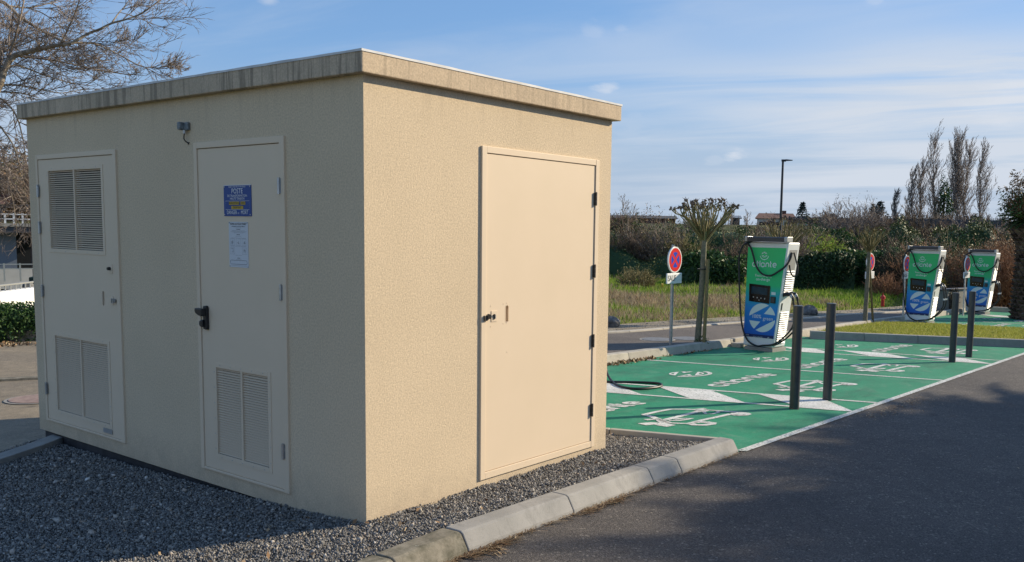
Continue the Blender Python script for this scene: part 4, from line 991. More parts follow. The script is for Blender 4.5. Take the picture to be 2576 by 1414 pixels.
# ---------------------------------------------------------------- no-stopping signs
def make_sign(h=1.58):
    root = empty('no_stopping_sign', (0, 0, 0)); R_ = .205
    q = MB(); q.box(-.028, .028, .012, .042, -.05, h); q.build('post', 'steel', root, bevel=.004)
    cz_ = h-.028-R_; fn = lambda a, b, hh: (a, -hh, cz_+b)
    q = MB(); q.disc((0, 0), R_, .026, 40, lambda a, b, hh: (a, .010-hh, cz_+b)); d = q.build('sign_disc', 'white', root, bevel=.003)
    for hz in (-.09, .09):
        q = MB(); q.box(-.045, .045, .010, .046, cz_+hz-.012, cz_+hz+.012); q.build('clamp', 'steel', d)
    F = lambda a, b: (a, -.0172, cz_+b)
    q = MB(); q.disc((0, 0), R_*.90, .0008, 40, lambda a, b, hh: (a, -.0162-hh, cz_+b), 0)
    ri, hw = R_*.60, .022
    for k in range(4):     # four blue fields left by the red ring and cross
        a0 = 45+90*k; th = math.degrees(math.asin(hw/ri)); ap = hw*math.sqrt(2)
        mid = math.radians(a0+45); p = [(ap*math.cos(mid), ap*math.sin(mid))]+[(ri*math.cos(math.radians(t)), ri*math.sin(math.radians(t))) for t in np.linspace(a0+th, a0+90-th, 10)]
        q.flat([F(*x) for x in p], 1)
    q.build('sign_face', ['red', 'signblue'], d, recalc=False)
    zt = cz_-R_-.004; hh, ww = .165, .225
    q = MB(); q.box(-ww, ww, -.014, .012, zt-hh, zt); pl = q.build('sub_plate', 'white', root, bevel=.012, seg=3)
    q = MB(); put_text(q, 'SAUF', .125, lambda x, y: (-.082+x, -.0150, zt-hh/2+y), sx=.84, bold=.016)
    cf = lambda x, y: (.132+x*.072, -.0150, zt-hh/2+y*.052)
    ribbon(q, [(-.9, -.35), (-.85, .05), (-.35, .25), (-.05, .85), (.45, .85), (.85, .2), (1., -.3), (.75, -.45)], .011, cf); ribbon(q, [(.35, -.5), (-.2, -.5)], .011, cf)
    for x in (.55, -.5): ribbon(q, [(x+a*.2, -.48+b*.25) for a, b in arc(0, 0, 1, 1, 0, 360, 8)[:-1]], .010, cf, 0, True)
    ribbon(q, [(-.9, -.35), (-.7, -.5)], .01, cf)
    q.build('plate_lettering', 'ink', pl, recalc=False)
    return root
s1 = make_sign()
def sign_place(o, u, v, dz=.105):
    p = G(u, v, dz); o.location = (p.x, p.y, Sz(p.x, p.y, dz))
tag(s1, 'nearest round red and blue no-stopping sign with white SAUF plate, left of the pollarded tree', 'road sign', 'no-stopping signs along the footpath')
sign_place(s1, 1690, 868)
for (u, v), sc_, lb in (((2181, 808), 1., 'no-stopping sign with white plate in front of the second pollarded tree'), ((2273, 798), .98, 'no-stopping sign half hidden by the left edge of the second charging station'), ((2424.5, 790), 1.0, 'no-stopping sign half hidden by the left edge of the farthest charging station')):
    c_ = copy_tree(s1); c_['label'] = lb; sign_place(c_, u, v); c_.rotation_euler.z = -.09
    c_.scale = (sc_,)*3

# ---------------------------------------------------------------- small things in the field
def terrain(p): return Vector((p.x, p.y, float(land_z(p.x, p.y))))
def boulder(p, r, label, seed):
    bm = bmesh.new(); bmesh.ops.create_icosphere(bm, subdivisions=3, radius=r); rr = random.Random(seed)
    of = [Vector((rr.uniform(-1, 1), rr.uniform(-1, 1), rr.uniform(-1, 1))) for _ in range(7)]
    for v in bm.verts:
        d = v.co.normalized(); k = 1
        for o_ in of: k -= max(0, d.dot(o_.normalized())-.72)*.55
        v.co = Vector((d.x*r*k*1.15, d.y*r*k, d.z*r*k*.85))+Vector((rr.gauss(0, 1), rr.gauss(0, 1), rr.gauss(0, 1)))*r*.02
    me = bpy.data.meshes.new('boulder'); bm.to_mesh(me); bm.free(); me.materials.append(MT['rock'])
    return tag(link('boulder', me, None, (p.x, p.y, p.z+r*.5)), label, 'boulder')
p = G(1540, 822, .1); boulder(Vector((p.x, p.y, Sz(p.x, p.y, .08))), .17, 'rough grey boulder on the verge, cut off by the corner of the substation', 1)
p = G(2036, 792, .1); boulder(Vector((p.x, p.y, Sz(p.x, p.y, .08))), .20, 'dark rounded boulder in the grass right of the nearest charging station', 2)
# hydrant
p = G(2219, 771, .09); hy = empty('fire_hydrant', tuple(p), 0, 'small red fire hydrant in the grass right of the second pollarded tree', 'fire hydrant')
q = MB(); q.tube([(0, 0, 0), (0, 0, .22), (0, 0, .23)], [.05, .045, .07], 12); q.build('barrel', 'redpaint', hy, smooth=True)
q = MB(); q.tube([(0, 0, .23), (0, 0, .30), (0, 0, .34)], [.075, .065, .02], 12); q.build('bonnet', 'redpaint', hy, smooth=True)
q = MB(); q.tube([(-.10, -.03, .19), (.10, .03, .19)], .03, 10); q.tube([(0, 0, .33), (0, 0, .40)], .014, 8); q.build('outlet', 'redpaint', hy, smooth=True)
# yellow marker
p = terrain(A(1665, 727, 31)); mk = empty('marker_post', tuple(p), .6, 'yellow marker with rounded head on a thin post in the dry grass', 'marker post')
k_ = 31/2277
q = MB(); q.tube([(0, 0, -.1), (0, 0, .16)], .012, 6); q.build('post', 'stake', mk)
q = MB(); q.prism([(-.13, .14), (.13, .14), (.15, .20), (.10, .25), (-.08, .25), (-.14, .20)], -.03, .03); q.build('head', 'yellow', mk, bevel=.01)
# lamp post
p = A(1962, 580, 40); base = terrain(p); top = A(1959.5, 404, 40)
lp = empty('street_lamp', tuple(base), 0, 'tall black street lamp with one flat arm rising behind the hedge', 'street lamp'); hL = top.z-base.z
q = MB(); q.tube([(0, 0, 0), (0, 0, hL)], [.065, .045], 10); q.build('pole', 'lampblack', lp, smooth=True)
rr_ = Vector((RX[0], RX[1], 0)).normalized(); 
q = MB(); a = rr_*.0+Vector((0, 0, hL)); q.tube([a-rr_*.06, a+rr_*.12], .05, 8)
per = Vector((-rr_.y, rr_.x, 0))
b_, c_ = a+rr_*.10, a+rr_*.40
q.add([b_+per*.09+Vector((0, 0, -.02)), b_-per*.09+Vector((0, 0, -.02)), c_-per*.06, c_+per*.06, b_+per*.09+Vector((0, 0, .05)), b_-per*.09+Vector((0, 0, .05)), c_-per*.06+Vector((0, 0, .03)), c_+per*.06+Vector((0, 0, .03))], [(0, 1, 2, 3), (7, 6, 5, 4), (0, 4, 5, 1), (1, 5, 6, 2), (2, 6, 7, 3), (3, 7, 4, 0)])
q.build('lamp_head', 'lampblack', lp)

# ---------------------------------------------------------------- plants
class Twigs:
    def __init__(s, seed): s.r = random.Random(seed); s.seg = []; s.tips = []
    def grow(s, p, d, L, r, lvl, P):
        """P: kids per level, length ratio, spread, wobble, pull (vector added per step), steps"""
        R = s.r; n = P['steps'][min(lvl, len(P['steps'])-1)]; st = L/n; d = d.normalized(); pull = P['pull'][min(lvl, len(P['pull'])-1)]
        pts = [p]; rr = r
        r1 = r*P.get('taper', .35); kids = P['kids'][lvl] if lvl < len(P['kids']) else 0
        wob = P['wob']
        for i in range(n):
            d = (d+Vector((R.gauss(0, wob), R.gauss(0, wob), R.gauss(0, wob)))+pull*(1/n)).normalized()
            q = p+d*st; ra = r+(r1-r)*i/n; rb = r+(r1-r)*(i+1)/n; s.seg.append((p, q, ra, rb)); p = q
            if kids and (i+1)/n > P.get('bare', .15):
                k = kids/n; k = int(k)+(R.random() < k-int(k))
                for _ in range(k):
                    ax = Vector((R.gauss(0, 1), R.gauss(0, 1), R.gauss(0, 1))); ax = (ax-d*ax.dot(d)); ax = ax.normalized() if ax.length > .01 else d.orthogonal()
                    a = math.radians(R.uniform(*P['ang'])); f = 1-.55*i/n
                    s.grow(p-d*st*R.random(), d*math.cos(a)+ax*math.sin(a), L*R.uniform(*P['ratio'])*f, max(rb*P.get('rr', .55), P['rmin']), lvl+1, P)
        s.tips.append((p, d))
    def mesh(s, name, mat, parent=None, n=3, loc=(0, 0, 0)):
        A0 = np.array([a[:] for a, _, _, _ in s.seg]); A1 = np.array([b[:] for _, b, _, _ in s.seg]); r0 = np.array([c for _, _, c, _ in s.seg]); r1 = np.array([c for *_, c in s.seg])
        D = A1-A0; D /= np.linalg.norm(D, axis=1)[:, None]+1e-9; ref = np.where(np.abs(D[:, 2:3]) > .9, [[1., 0, 0]], [[0, 0, 1.]])
        U = np.cross(D, ref); U /= np.linalg.norm(U, axis=1)[:, None]; W = np.cross(D, U)
        an = np.arange(n)*2*np.pi/n; ring = U[:, None]*np.cos(an)[None, :, None]+W[:, None]*np.sin(an)[None, :, None]
        V = np.concatenate([A0[:, None]+ring*r0[:, None, None], A1[:, None]+ring*r1[:, None, None]], 1).reshape(-1, 3)
        k = np.arange(n); Q = np.stack([k, (k+1) % n, n+(k+1) % n, n+k], -1)
        F = (Q[None]+np.arange(len(A0))[:, None, None]*2*n).reshape(-1, 4)
        return np_mesh(name, V-np.array(loc), F, mat, parent, n > 4, loc)
def leaves(name, pts, size, mat, parent=None, seed=1, aspect=.5, up=.3, loc=(0, 0, 0)):
    rng = np.random.default_rng(seed); pts = np.asarray(pts, float); n = len(pts)
    d = rng.normal(size=(n, 3)); d[:, 2] += up; d /= np.linalg.norm(d, axis=1)[:, None]
    e = rng.normal(size=(n, 3)); e -= d*(e*d).sum(1)[:, None]; e /= np.linalg.norm(e, axis=1)[:, None]
    s = size*rng.uniform(.6, 1.3, n)[:, None]
    V = np.stack([pts, pts+d*s*.5+e*s*aspect*.5, pts+d*s, pts+d*s*.5-e*s*aspect*.5], 1).reshape(-1, 3)-np.array(loc)
    return np_mesh(name, V, np.arange(4*n).reshape(-1, 4), mat, parent)
def cloud_pts(c, rad, n, seed, shell=.55, lump=.18, flatb=True):
    """points through the outer part of a lumpy crown"""
    rng = np.random.default_rng(seed); d = rng.normal(size=(n, 3)); d /= np.linalg.norm(d, axis=1)[:, None]
    ph = rng.uniform(0, 6, 6)
    k = 1+lump*(np.sin(d[:, 0]*4+ph[0])*np.cos(d[:, 1]*5+ph[1])+np.sin(d[:, 2]*6+ph[2]+d[:, 0]*3)+.6*np.sin(d[:, 0]*11+ph[3])*np.cos(d[:, 2]*9+d[:, 1]*8+ph[4]))
    r = (shell+(1-shell)*rng.random(n)**.6)*k
    return np.array(c)+d*r[:, None]*np.array(rad)
V3 = Vector
def bush(name, u, v_base, D, w, h, mat_t, label, cat, seed, stems=40, kids=(5, 3), leaf=None, nleaf=0, lsize=.09, group=None, spread=1., rmin=None, zb=None, lean=(0, 0, 0), steps=(5, 3, 2), part='stems'):
    p = A(u, v_base, D); p.z = zb if zb is not None else float(land_z(p.x, p.y)); root = empty(name, tuple(p), 0, label, cat, group)
    T = Twigs(seed); R = T.r; rmin = rmin or D*.00022
    P = dict(kids=kids, steps=steps, ratio=(.35, .65), ang=(18, 50), wob=.13, pull=[V3((0, 0, .25))+V3(lean), V3((0, 0, .2))+V3(lean), V3((0, 0, .1))], rmin=rmin, taper=.4, bare=.2)
    for k in range(stems):
        a = R.uniform(0, 6.283); q = R.random()**.5; off = V3((math.cos(a)*q*w*.28, math.sin(a)*q*w*.28, 0))
        d = V3((math.cos(a)*q*.75*spread*w/h, math.sin(a)*q*.75*spread*w/h, 1)).normalized()
        T.grow(off, d, h*R.uniform(.55, .95)*(1-.25*q), max(rmin*2.2, h*.008), 0, P)
    T.mesh(part, mat_t, root)
    if nleaf:
        pts = cloud_pts((0, 0, h*.52), (w*.5, w*.5, h*.5), nleaf, seed+7); leaves('foliage', pts[pts[:, 2] > 0], lsize, leaf, root, seed)
    return root
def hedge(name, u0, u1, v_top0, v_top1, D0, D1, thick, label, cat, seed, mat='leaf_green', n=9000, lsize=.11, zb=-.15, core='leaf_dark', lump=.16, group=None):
    a, b = A(u0, v_top0, D0), A(u1, v_top1, D1); rng = np.random.default_rng(seed)
    za, zb_ = float(land_z(a.x, a.y)), float(land_z(b.x, b.y)); root = empty(name, (a.x, a.y, za), 0, label, cat, group); L0 = np.array([a.x, a.y, za])
    ax = np.array([b.x-a.x, b.y-a.y]); ln = np.hypot(*ax); ax /= ln; nr = np.array([-ax[1], ax[0]])
    s = rng.random(n); ph = rng.uniform(0, 6, 8)
    def prof(s): return 1+lump*(np.sin(s*ln*1.3+ph[0])+.7*np.sin(s*ln*2.9+ph[1])+.4*np.sin(s*ln*6.1+ph[2]))/1.5
    ang = rng.uniform(-.1, np.pi+.1, n); rr = .80+.28*rng.random(n)**1.5
    zz = (za+(zb_-za)*s); hh = (a.z+(b.z-a.z)*s-zz)*prof(s)
    side = np.cos(ang)*rr; upn = np.clip(np.sin(ang), 0, 1)**.55*rr
    side = side*(1+.25*np.sin(s*ln*2.2+ang*2+ph[3]))
    P_ = np.stack([a.x+ax[0]*ln*s+nr[0]*side*thick, a.y+ax[1]*ln*s+nr[1]*side*thick, zz+hh*upn], -1)
    leaves('foliage', P_-L0, lsize, mat, root, seed)
    # smooth dark core added inside to make the leafy shell solid
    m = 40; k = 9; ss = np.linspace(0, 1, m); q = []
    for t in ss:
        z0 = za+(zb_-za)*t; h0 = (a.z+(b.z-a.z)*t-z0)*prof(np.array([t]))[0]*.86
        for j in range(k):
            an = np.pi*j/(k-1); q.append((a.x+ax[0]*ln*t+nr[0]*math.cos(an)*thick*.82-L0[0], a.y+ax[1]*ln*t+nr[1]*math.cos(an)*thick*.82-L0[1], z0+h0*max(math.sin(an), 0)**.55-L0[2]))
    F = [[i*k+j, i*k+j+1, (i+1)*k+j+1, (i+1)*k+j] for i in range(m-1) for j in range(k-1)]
    np_mesh('inner_core', q, F, core, root, True)
    return root
def conifer(u, v_top, v_base, D, w, label, seed, cat='conifer'):
    t = A(u, v_top, D); z0 = float(A(u, v_base, D).z); root = empty('conifer_tree', (t.x, t.y, z0), 0, label, cat); h = t.z-z0
    q = MB(); q.tube([(0, 0, 0), (0, 0, h)], [h*.02, .01], 6); q.build('trunk', 'twig_dark', root)
    rng = np.random.default_rng(seed); P_ = []
    for k in range(10):
        f = (k+.5)/10; z = h*(.12+.86*f); r = w/2*(1-f)**.8*rng.uniform(.75, 1.15)
        for a in rng.uniform(0, 6.283, 7):
            m = 20; s = rng.random(m)**.7; P_.append(np.stack([np.cos(a)*r*s+rng.normal(0, .05*w, m)*.5, np.sin(a)*r*s+rng.normal(0, .05*w, m)*.5, z-.12*r*s+.10*r*s*s+rng.normal(0, h*.006, m)], -1))
    leaves('foliage', np.concatenate(P_), w*.075, 'leaf_conifer', root, seed, .6); return root
def poplar(u, v_top, v_base, D, w, label, seed, lean=.10, stems=1, mat='twig_grey'):
    """tall fastigiate bare poplar, swept by the wind"""
    t = A(u, v_top, D); b = A(u, v_base, D); z0 = b.z; h = t.z-z0; root = empty('poplar_tree', (t.x, t.y, z0), 0, label, 'poplar', 'bare poplars on the skyline')
    r3 = V3((RX[0], RX[1], 0)); T = Twigs(seed); R = T.r; rm = .022
    P = dict(kids=(62, 10, 3), steps=(14, 6, 3), ratio=(.26, .46), ang=(22, 44), wob=.045, pull=[V3((0, 0, .1))+r3*lean*1.2, V3((0, 0, 1.1))+r3*lean*1.2, V3((0, 0, .8))+r3*lean*1.6], rmin=rm*.85, taper=.2, bare=.08, rr=.30)
    for k in range(stems):
        o_ = r3*((k-(stems-1)/2)*w*.30); f = 1 if stems == 1 else R.uniform(.9, 1.)
        T.grow(V3((0, 0, 0))+o_*.3, V3((0, 0, 1))+o_.normalized()*.06*(1 if stems > 1 else 0)*(1 if k else -1)-r3*lean*.6, h*f, h*.012, 0, P)
    # keep the crown narrow
    T.mesh('branches', mat, root)
    q = MB(); q.tube([(0, 0, -2), (0, 0, h*.12)], [h*.016, h*.012], 7); q.build('trunk', mat, root, smooth=True)
    return root

# pollarded street trees with their stakes
def pollard(base, h_fork, h_top, spread, seed, label, nb=44, thick=.056, lean=.05):
    root = empty('pollarded_tree', tuple(base), 0, label, 'pollarded tree', 'pollarded trees along the footpath')
    R = random.Random(seed); r3 = V3((RX[0], RX[1], 0)); f3 = V3((-RX[1], RX[0], 0))
    q = MB(); tp = [V3((0, 0, -.05))-r3*lean*.6, V3((0, 0, .12))-r3*lean*.5, V3((0, 0, h_fork*.5)), V3((0, 0, h_fork))+r3*lean*.3, V3((0, 0, h_fork+.10))+r3*lean*.3]
    q.tube(smooth_path(tp, 4), [thick*(1.2 if i < 3 else 1.02-.34*i/16) for i in range(17)], 12); q.build('trunk', 'bark', root, smooth=True)
    T = Twigs(seed); top = tp[-1]; knobs = []
    for k in range(nb):
        a = R.uniform(0, 6.283); s = R.random()**.42; dv = V3((math.cos(a), math.sin(a), 0))
        end = top+dv*spread*s*R.uniform(.9, 1.1)+V3((0, 0, (h_top-h_fork)*(1-.30*s**3)*R.uniform(.84, 1.)))
        mid = top+dv*spread*s*.70+V3((R.gauss(0, .03), R.gauss(0, .03), (h_top-h_fork)*R.uniform(.32, .48))); st = top+V3((0, 0, R.uniform(-.14, .03)))+dv*thick*.5
        m2 = mid.lerp(end, .5)+V3((R.gauss(0, .025), R.gauss(0, .025), R.gauss(0, .02))); P = smooth_path([st, mid, m2, end], 2); r0 = R.uniform(.009, .017)
        for i in range(len(P)-1): T.seg.append((P[i], P[i+1], r0*(1-.08*i), r0*(1-.08*(i+1))))
        knobs.append((end, r0))
        if R.random() < .6:      # fork
            b_ = P[4]; e2 = b_+(end-b_)*R.uniform(.7, .95)+V3((R.gauss(0, .06), R.gauss(0, .06), R.uniform(-.04, .05)))
            T.seg.append((b_, e2, r0*.7, r0*.5)); knobs.append((e2, r0*.8))
        for _ in range(2):
            b_ = P[R.randint(2, 5)]; T.seg.append((b_, b_+V3((R.gauss(0, .05), R.gauss(0, .05), R.uniform(.02, .09))), .005, .003))
    T.mesh('branches', 'twig_straw', root, n=5)
    q = MB()
    for p, r0 in knobs:
        for _ in range(4):
            o_ = V3((R.gauss(0, .014), R.gauss(0, .014), R.gauss(0, .012))); rr = r0*R.uniform(.9, 1.5)
            q.tube([p+o_-V3((0, 0, rr*.8)), p+o_, p+o_+V3((R.gauss(0, .006), R.gauss(0, .006), rr*.9))], [rr*.5, rr, rr*.35], 5)
        for _ in range(3): e_ = p+V3((R.gauss(0, .035), R.gauss(0, .035), R.uniform(.015, .05))); q.tube([p, e_], [.006, .003], 3)
    tag(q.build('pruning_knobs', 'twig_brown', root, recalc=False), kind='stuff')
    return root
p = G(1760, 862, .105); bp = V3((p.x, p.y, Sz(p.x, p.y, .105))); DT = math.hypot(p.x-CAMPOS[0], p.y-CAMPOS[1])
zf = A(1770, 606, DT).z-bp.z; zt = A(1770, 512, DT).z-bp.z
pollard(bp, zf, zt, .54, 11, 'nearest pollarded tree with knobbly fan of branches, left of the nearest charging station', lean=.07)
pk = G(1770, 864, .105)+V3((0, 0, 0)); top_ = A(1780.5, 652, DT-.06)
st = empty('tree_stake', (pk.x, pk.y, pk.z), 0, 'weathered wooden stake tied to the nearest pollarded tree', 'tree stake')
q = MB(); q.tube([(0, 0, -.1), tuple(top_-pk)], .030, 8); q.build('post', 'stake', st, smooth=True)
q = MB(); tz = (top_-pk).z*.88; ctr = V3((bp.x-pk.x, bp.y-pk.y, 0))
q.tube([(ctr+V3((math.cos(a), math.sin(a), 0))*.075+V3((0, 0, tz))) for a in np.linspace(0, 6.283, 13)], .008, 6); q.tube([tuple(ctr+V3((0, 0, tz))), tuple((top_-pk)*.88)], .01, 6); q.build('tie', 'rubber', st)
p = G(2176, 809, .105); bp = V3((p.x, p.y, Sz(p.x, p.y, .105))); DT = math.hypot(p.x-CAMPOS[0], p.y-CAMPOS[1])
pollard(bp, A(2173, 634, DT).z-bp.z, A(2180, 572, DT).z-bp.z, .50, 12, 'second pollarded tree, behind the farther free-standing no-stopping sign', nb=34, thick=.055, lean=.02)
pk = G(2196, 807, .105); top_ = A(2186, 652, DT); st = empty('tree_stake', tuple(pk), 0, 'slanting wooden stake beside the second pollarded tree', 'tree stake')
q = MB(); q.tube([(0, 0, -.1), tuple(top_-pk)], .028, 8); q.build('post', 'stake', st, smooth=True)
p = A(1964, 800, 19.2); bp = V3((p.x, p.y, Sz(p.x, p.y, .1)))
pollard(bp, A(1964, 632, 19.2).z-bp.z, A(1964, 556, 19.2).z-bp.z, .52, 13, 'third pollarded tree, its crown showing above the nearest charging station', nb=40, thick=.055)

# hedges, thickets and shrubs beyond the field
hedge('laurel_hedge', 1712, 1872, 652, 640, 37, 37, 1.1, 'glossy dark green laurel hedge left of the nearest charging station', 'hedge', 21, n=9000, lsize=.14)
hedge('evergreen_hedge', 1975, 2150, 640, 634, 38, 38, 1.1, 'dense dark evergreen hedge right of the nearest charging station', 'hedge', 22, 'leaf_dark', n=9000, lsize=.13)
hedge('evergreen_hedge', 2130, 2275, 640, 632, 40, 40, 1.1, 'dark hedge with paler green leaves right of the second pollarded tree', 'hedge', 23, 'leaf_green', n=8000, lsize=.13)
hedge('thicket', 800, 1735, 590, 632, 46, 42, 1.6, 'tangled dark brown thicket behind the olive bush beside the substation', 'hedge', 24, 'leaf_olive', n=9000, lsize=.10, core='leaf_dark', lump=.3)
for k, (u, vb, D, w_, h_, m_, lb) in enumerate((
    (1180, 650, 43, 3., 3.2, 'x', 'bare shrub behind the substation, farthest left of its row'), (1310, 650, 43, 3., 3.4, 'x', 'bare shrub behind the substation, second of its row'), (1450, 650, 43, 3., 3.2, 'x', 'bare shrub just behind the right edge of the substation'), (1570, 650, 43, 2.4, 3.5, 'twig_brown', 'dark bare shrub beside the right edge of the substation'), (1640, 650, 43, 2.4, 3.8, 'twig_brown', 'tall bare brown shrub behind the olive bush'),
    (1700, 650, 43, 2.4, 3.3, 'twig_dark', 'bare shrub above the nearest no-stopping sign'), (1868, 640, 46, 2.6, 3.4, 'twig_dark', 'leafless shrub just left of the nearest charging station top'),
    (1950, 640, 52, 3.0, 3.8, 'twig_brown', 'leafless shrub behind the third pollarded tree'), (2035, 640, 58, 2.6, 3.0, 'twig_dark', 'leafless shrub on the green bank'),
    (2230, 640, 52, 3.0, 3.2, 'twig_brown', 'brown shrub behind the second pollarded tree'), (2320, 640, 50, 3.4, 2.9, 'twig_dark', 'dark bare shrub behind the second charging station'),
    (2415, 640, 52, 3.4, 3.2, 'twig_brown', 'bare brown shrub below the double poplar'))):
    bush('bare_shrub', u, vb, D, w_, h_*.86, ('twig_brown', 'twig_grey', 'twig_straw')[k % 3], lb, 'shrub', 40+k, stems=70, kids=(9, 4), leaf=('leaf_olive', 'leaf_dry', 'leaf_green')[k % 3], nleaf=1600, lsize=.09, group='leafless shrubs on the bank', zb=None)
hedge('scrub', 760, 1880, 560, 578, 62, 58, 1.8, 'low dark scrub along the foot of the bank, left part', 'scrub', 25, 'leaf_olive', n=8000, lsize=.17, core='leaf_dark', lump=.25)
hedge('scrub', 1850, 2260, 590, 582, 60, 62, 1.8, 'low green scrub on the bank above the dark hedge', 'scrub', 26, 'leaf_green', n=8000, lsize=.18, core='leaf_dark', lump=.3)
hedge('scrub', 2240, 2600, 572, 576, 60, 60, 1.8, 'low brown scrub on the bank below the poplars', 'scrub', 27, 'leaf_olive', n=9000, lsize=.15, core='leaf_dark', lump=.3)
bush('blossom_bush', 1610, 600, 52, 3.2, 2.3, 'twig_grey', 'pale blossoming bush beside the right edge of the substation', 'shrub', 51, stems=50, kids=(8, 4), leaf='blossom', nleaf=1300, lsize=.07)
bush('tan_bush', 2142, 610, 64, 4.2, 3.2, 'twig_grey', 'large pale tan leafless bush left of the dark spruce', 'shrub', 52, stems=80, kids=(9, 4), leaf='blossom', nleaf=700, lsize=.09)
bush('tan_bush', 1950, 590, 60, 2.4, 1.3, 'twig_grey', 'greyish bare bush in front of the brown roofed house', 'shrub', 53, stems=60, kids=(8, 4), leaf='blossom', nleaf=500, lsize=.08)
bush('olive_shrub', 1603, 722, 33, 1.35, 1.0, 'twig_straw', 'bushy olive bare shrub at the field edge next to the substation', 'shrub', 54, stems=80, kids=(7, 4), leaf='leaf_olive', nleaf=900, lsize=.05)
bush('red_shrub', 2228, 752, 33.5, 1.1, .95, 'twig_rust', 'low reddish bare shrub behind the fire hydrant', 'shrub', 55, stems=60, kids=(7, 4))
# the rusty hedge on the right
for k, (u, vb, D, w_, h_, m_, lf, lb) in enumerate((
    (2262, 740, 37, 1.7, 2.0, 'twig_dark', 'leaf_dark', 'dark shrub immediately left of the second charging station'), (2335, 752, 36, 2.0, 2.3, 'twig_rust', 'leaf_dry', 'rusty brown shrub behind the second charging station'),
    (2400, 752, 35, 1.9, 2.4, 'twig_brown', 'leaf_olive', 'brown shrub between the second and the farthest charging station'), (2460, 760, 35, 2.0, 2.6, 'twig_rust', 'leaf_dry', 'rusty shrub behind the farthest charging station'),
    (2520, 765, 34, 1.8, 3.0, 'twig_rust', 'leaf_dry', 'tall orange-brown shrub beside the palm trunk'), (2565, 770, 36, 1.8, 3.0, 'twig_rust', 'leaf_dry', 'orange-brown shrub behind the palm trunk'))):
    bush('rusty_shrub' if m_ == 'twig_rust' else 'brown_shrub', u, vb, D, w_, h_, m_, lb, 'shrub', 60+k, stems=95, kids=(9, 4), leaf=lf, nleaf=1800, lsize=.07, group='shrubs behind the far charging stations')
hedge('shrub_hedge', 2250, 2620, 640, 612, 39, 38, .8, 'brown leafy hedge backing the rusty shrubs', 'hedge', 28, 'leaf_dry', n=8000, lsize=.10, core='twig_brown', lump=.2)
bush('forsythia', 2408, 752, 32.5, .75, .85, 'twig_straw', 'small bright yellow flowering bush left of the farthest charging station', 'shrub', 70, stems=30, kids=(6, 3), leaf='leaf_yellow', nleaf=1500, lsize=.055)
bush('forsythia', 2362, 745, 33.5, .5, 1.3, 'twig_straw', 'thin yellowish flowering bush right of the second charging station', 'shrub', 71, stems=20, kids=(6, 3), leaf='leaf_yellow', nleaf=420, lsize=.05)

# trees on the skyline
for k, (u, vt, vb, D, w_, ln_, st_, lb) in enumerate(((2266, 486, 580, 95, 3, .22, 1, 'shortest poplar of the row, leaning right, farthest left'), (2312, 436, 580, 100, 3, .14, 1, 'slender poplar, second from the left in the row'),
    (2332, 412, 580, 100, 3, .10, 1, 'slender poplar, third from the left in the row'), (2377, 356, 580, 100, 4, .16, 1, 'tall narrow poplar with ivy round its foot'),
    (2430, 345, 580, 100, 7, .10, 3, 'tallest and broadest poplar with several stems'), (2486, 382, 580, 100, 5, .16, 1, 'poplar at the right end of the row, near the palm'))):
    poplar(u-8, vt, vb, D, w_, lb, 80+k, ln_, st_)
p = A(2366, 640, 96); iv = cloud_pts((0, 0, 3.2), (.75, .75, 3.3), 2600, 90); ro = empty('ivy', tuple(A(2367, 625, 96)), 0, 'dark green ivy column round the foot of the narrow tall poplar', 'ivy'); leaves('foliage', iv, .22, 'leaf_green', ro, 3)
q = MB(); q.tube([(0, 0, 0), (0, 0, 5.5)], [.16, .08], 6); q.build('stem', 'twig_dark', ro)
conifer(2019, 508, 572, 85, 2.0, 'small blue-green cedar with layered boughs right of the street lamp', 31); conifer(2213, 506, 575, 85, 2.4, 'dark broad spruce left of the poplars', 32)
conifer(2196, 512, 575, 88, 1.8, 'lower dark spruce tucked against the broad spruce', 33)
def baretree(u, vt, vb, D, seed, label, w=1., mat='twig_grey', r=.0032):
    t, b = A(u, vt, D), A(u, vb, D); h = t.z-b.z; root = empty('bare_tree', (b.x, b.y, b.z), 0, label, 'bare tree', 'bare trees on the skyline')
    T = Twigs(seed); P = dict(kids=(12, 6, 3), steps=(7, 5, 3), ratio=(.3, .55), ang=(20, 50), wob=.09, pull=[V3((0, 0, .3)), V3((0, 0, .4)), V3((0, 0, .3))], rmin=D*.00018, taper=.25, bare=.25)
    for k in range(2): T.grow(V3((0, 0, 0)), V3((T.r.gauss(0, .12)*w, T.r.gauss(0, .12)*w, 1)), h*T.r.uniform(.75, .95), h*.014, 0, P)
    T.mesh('branches', mat, root, n=3)
    q = MB(); q.tube([(0, 0, -1.5), (0, 0, h*.15)], h*.016, 6); q.build('trunk', mat, root); return root
for k, (u, vt, D, lb) in enumerate(((1562, 488, 75, 'bare tree showing just right of the substation roof corner'), (1592, 512, 78, 'smaller bare tree at the end of the long dark roof'), (1840, 508, 80, 'bare tree right of the nearest pollarded crown'), (1822, 520, 82, 'thin bare tree behind the nearest pollarded crown'),
    (1880, 528, 80, 'low bare tree between the pollarded crown and the brown roofed house'), (2088, 492, 80, 'slim upright bare tree between the cedar and the tan bush'), (2060, 520, 82, 'bare tree right of the small cedar'), (2152, 508, 85, 'bare tree rising behind the tan bush'), (2290, 500, 90, 'bare tree at the left end of the poplars'), (2355, 470, 95, 'bare tree between the slender poplars'), (2402, 470, 96, 'bare tree left of the broad poplar'), (2520, 540, 80, 'low bare tree left of the palm crown'))):
    baretree(u, vt, 590, D, 100+k, lb, 1.2, 'twig_brown' if k % 2 else 'twig_grey')

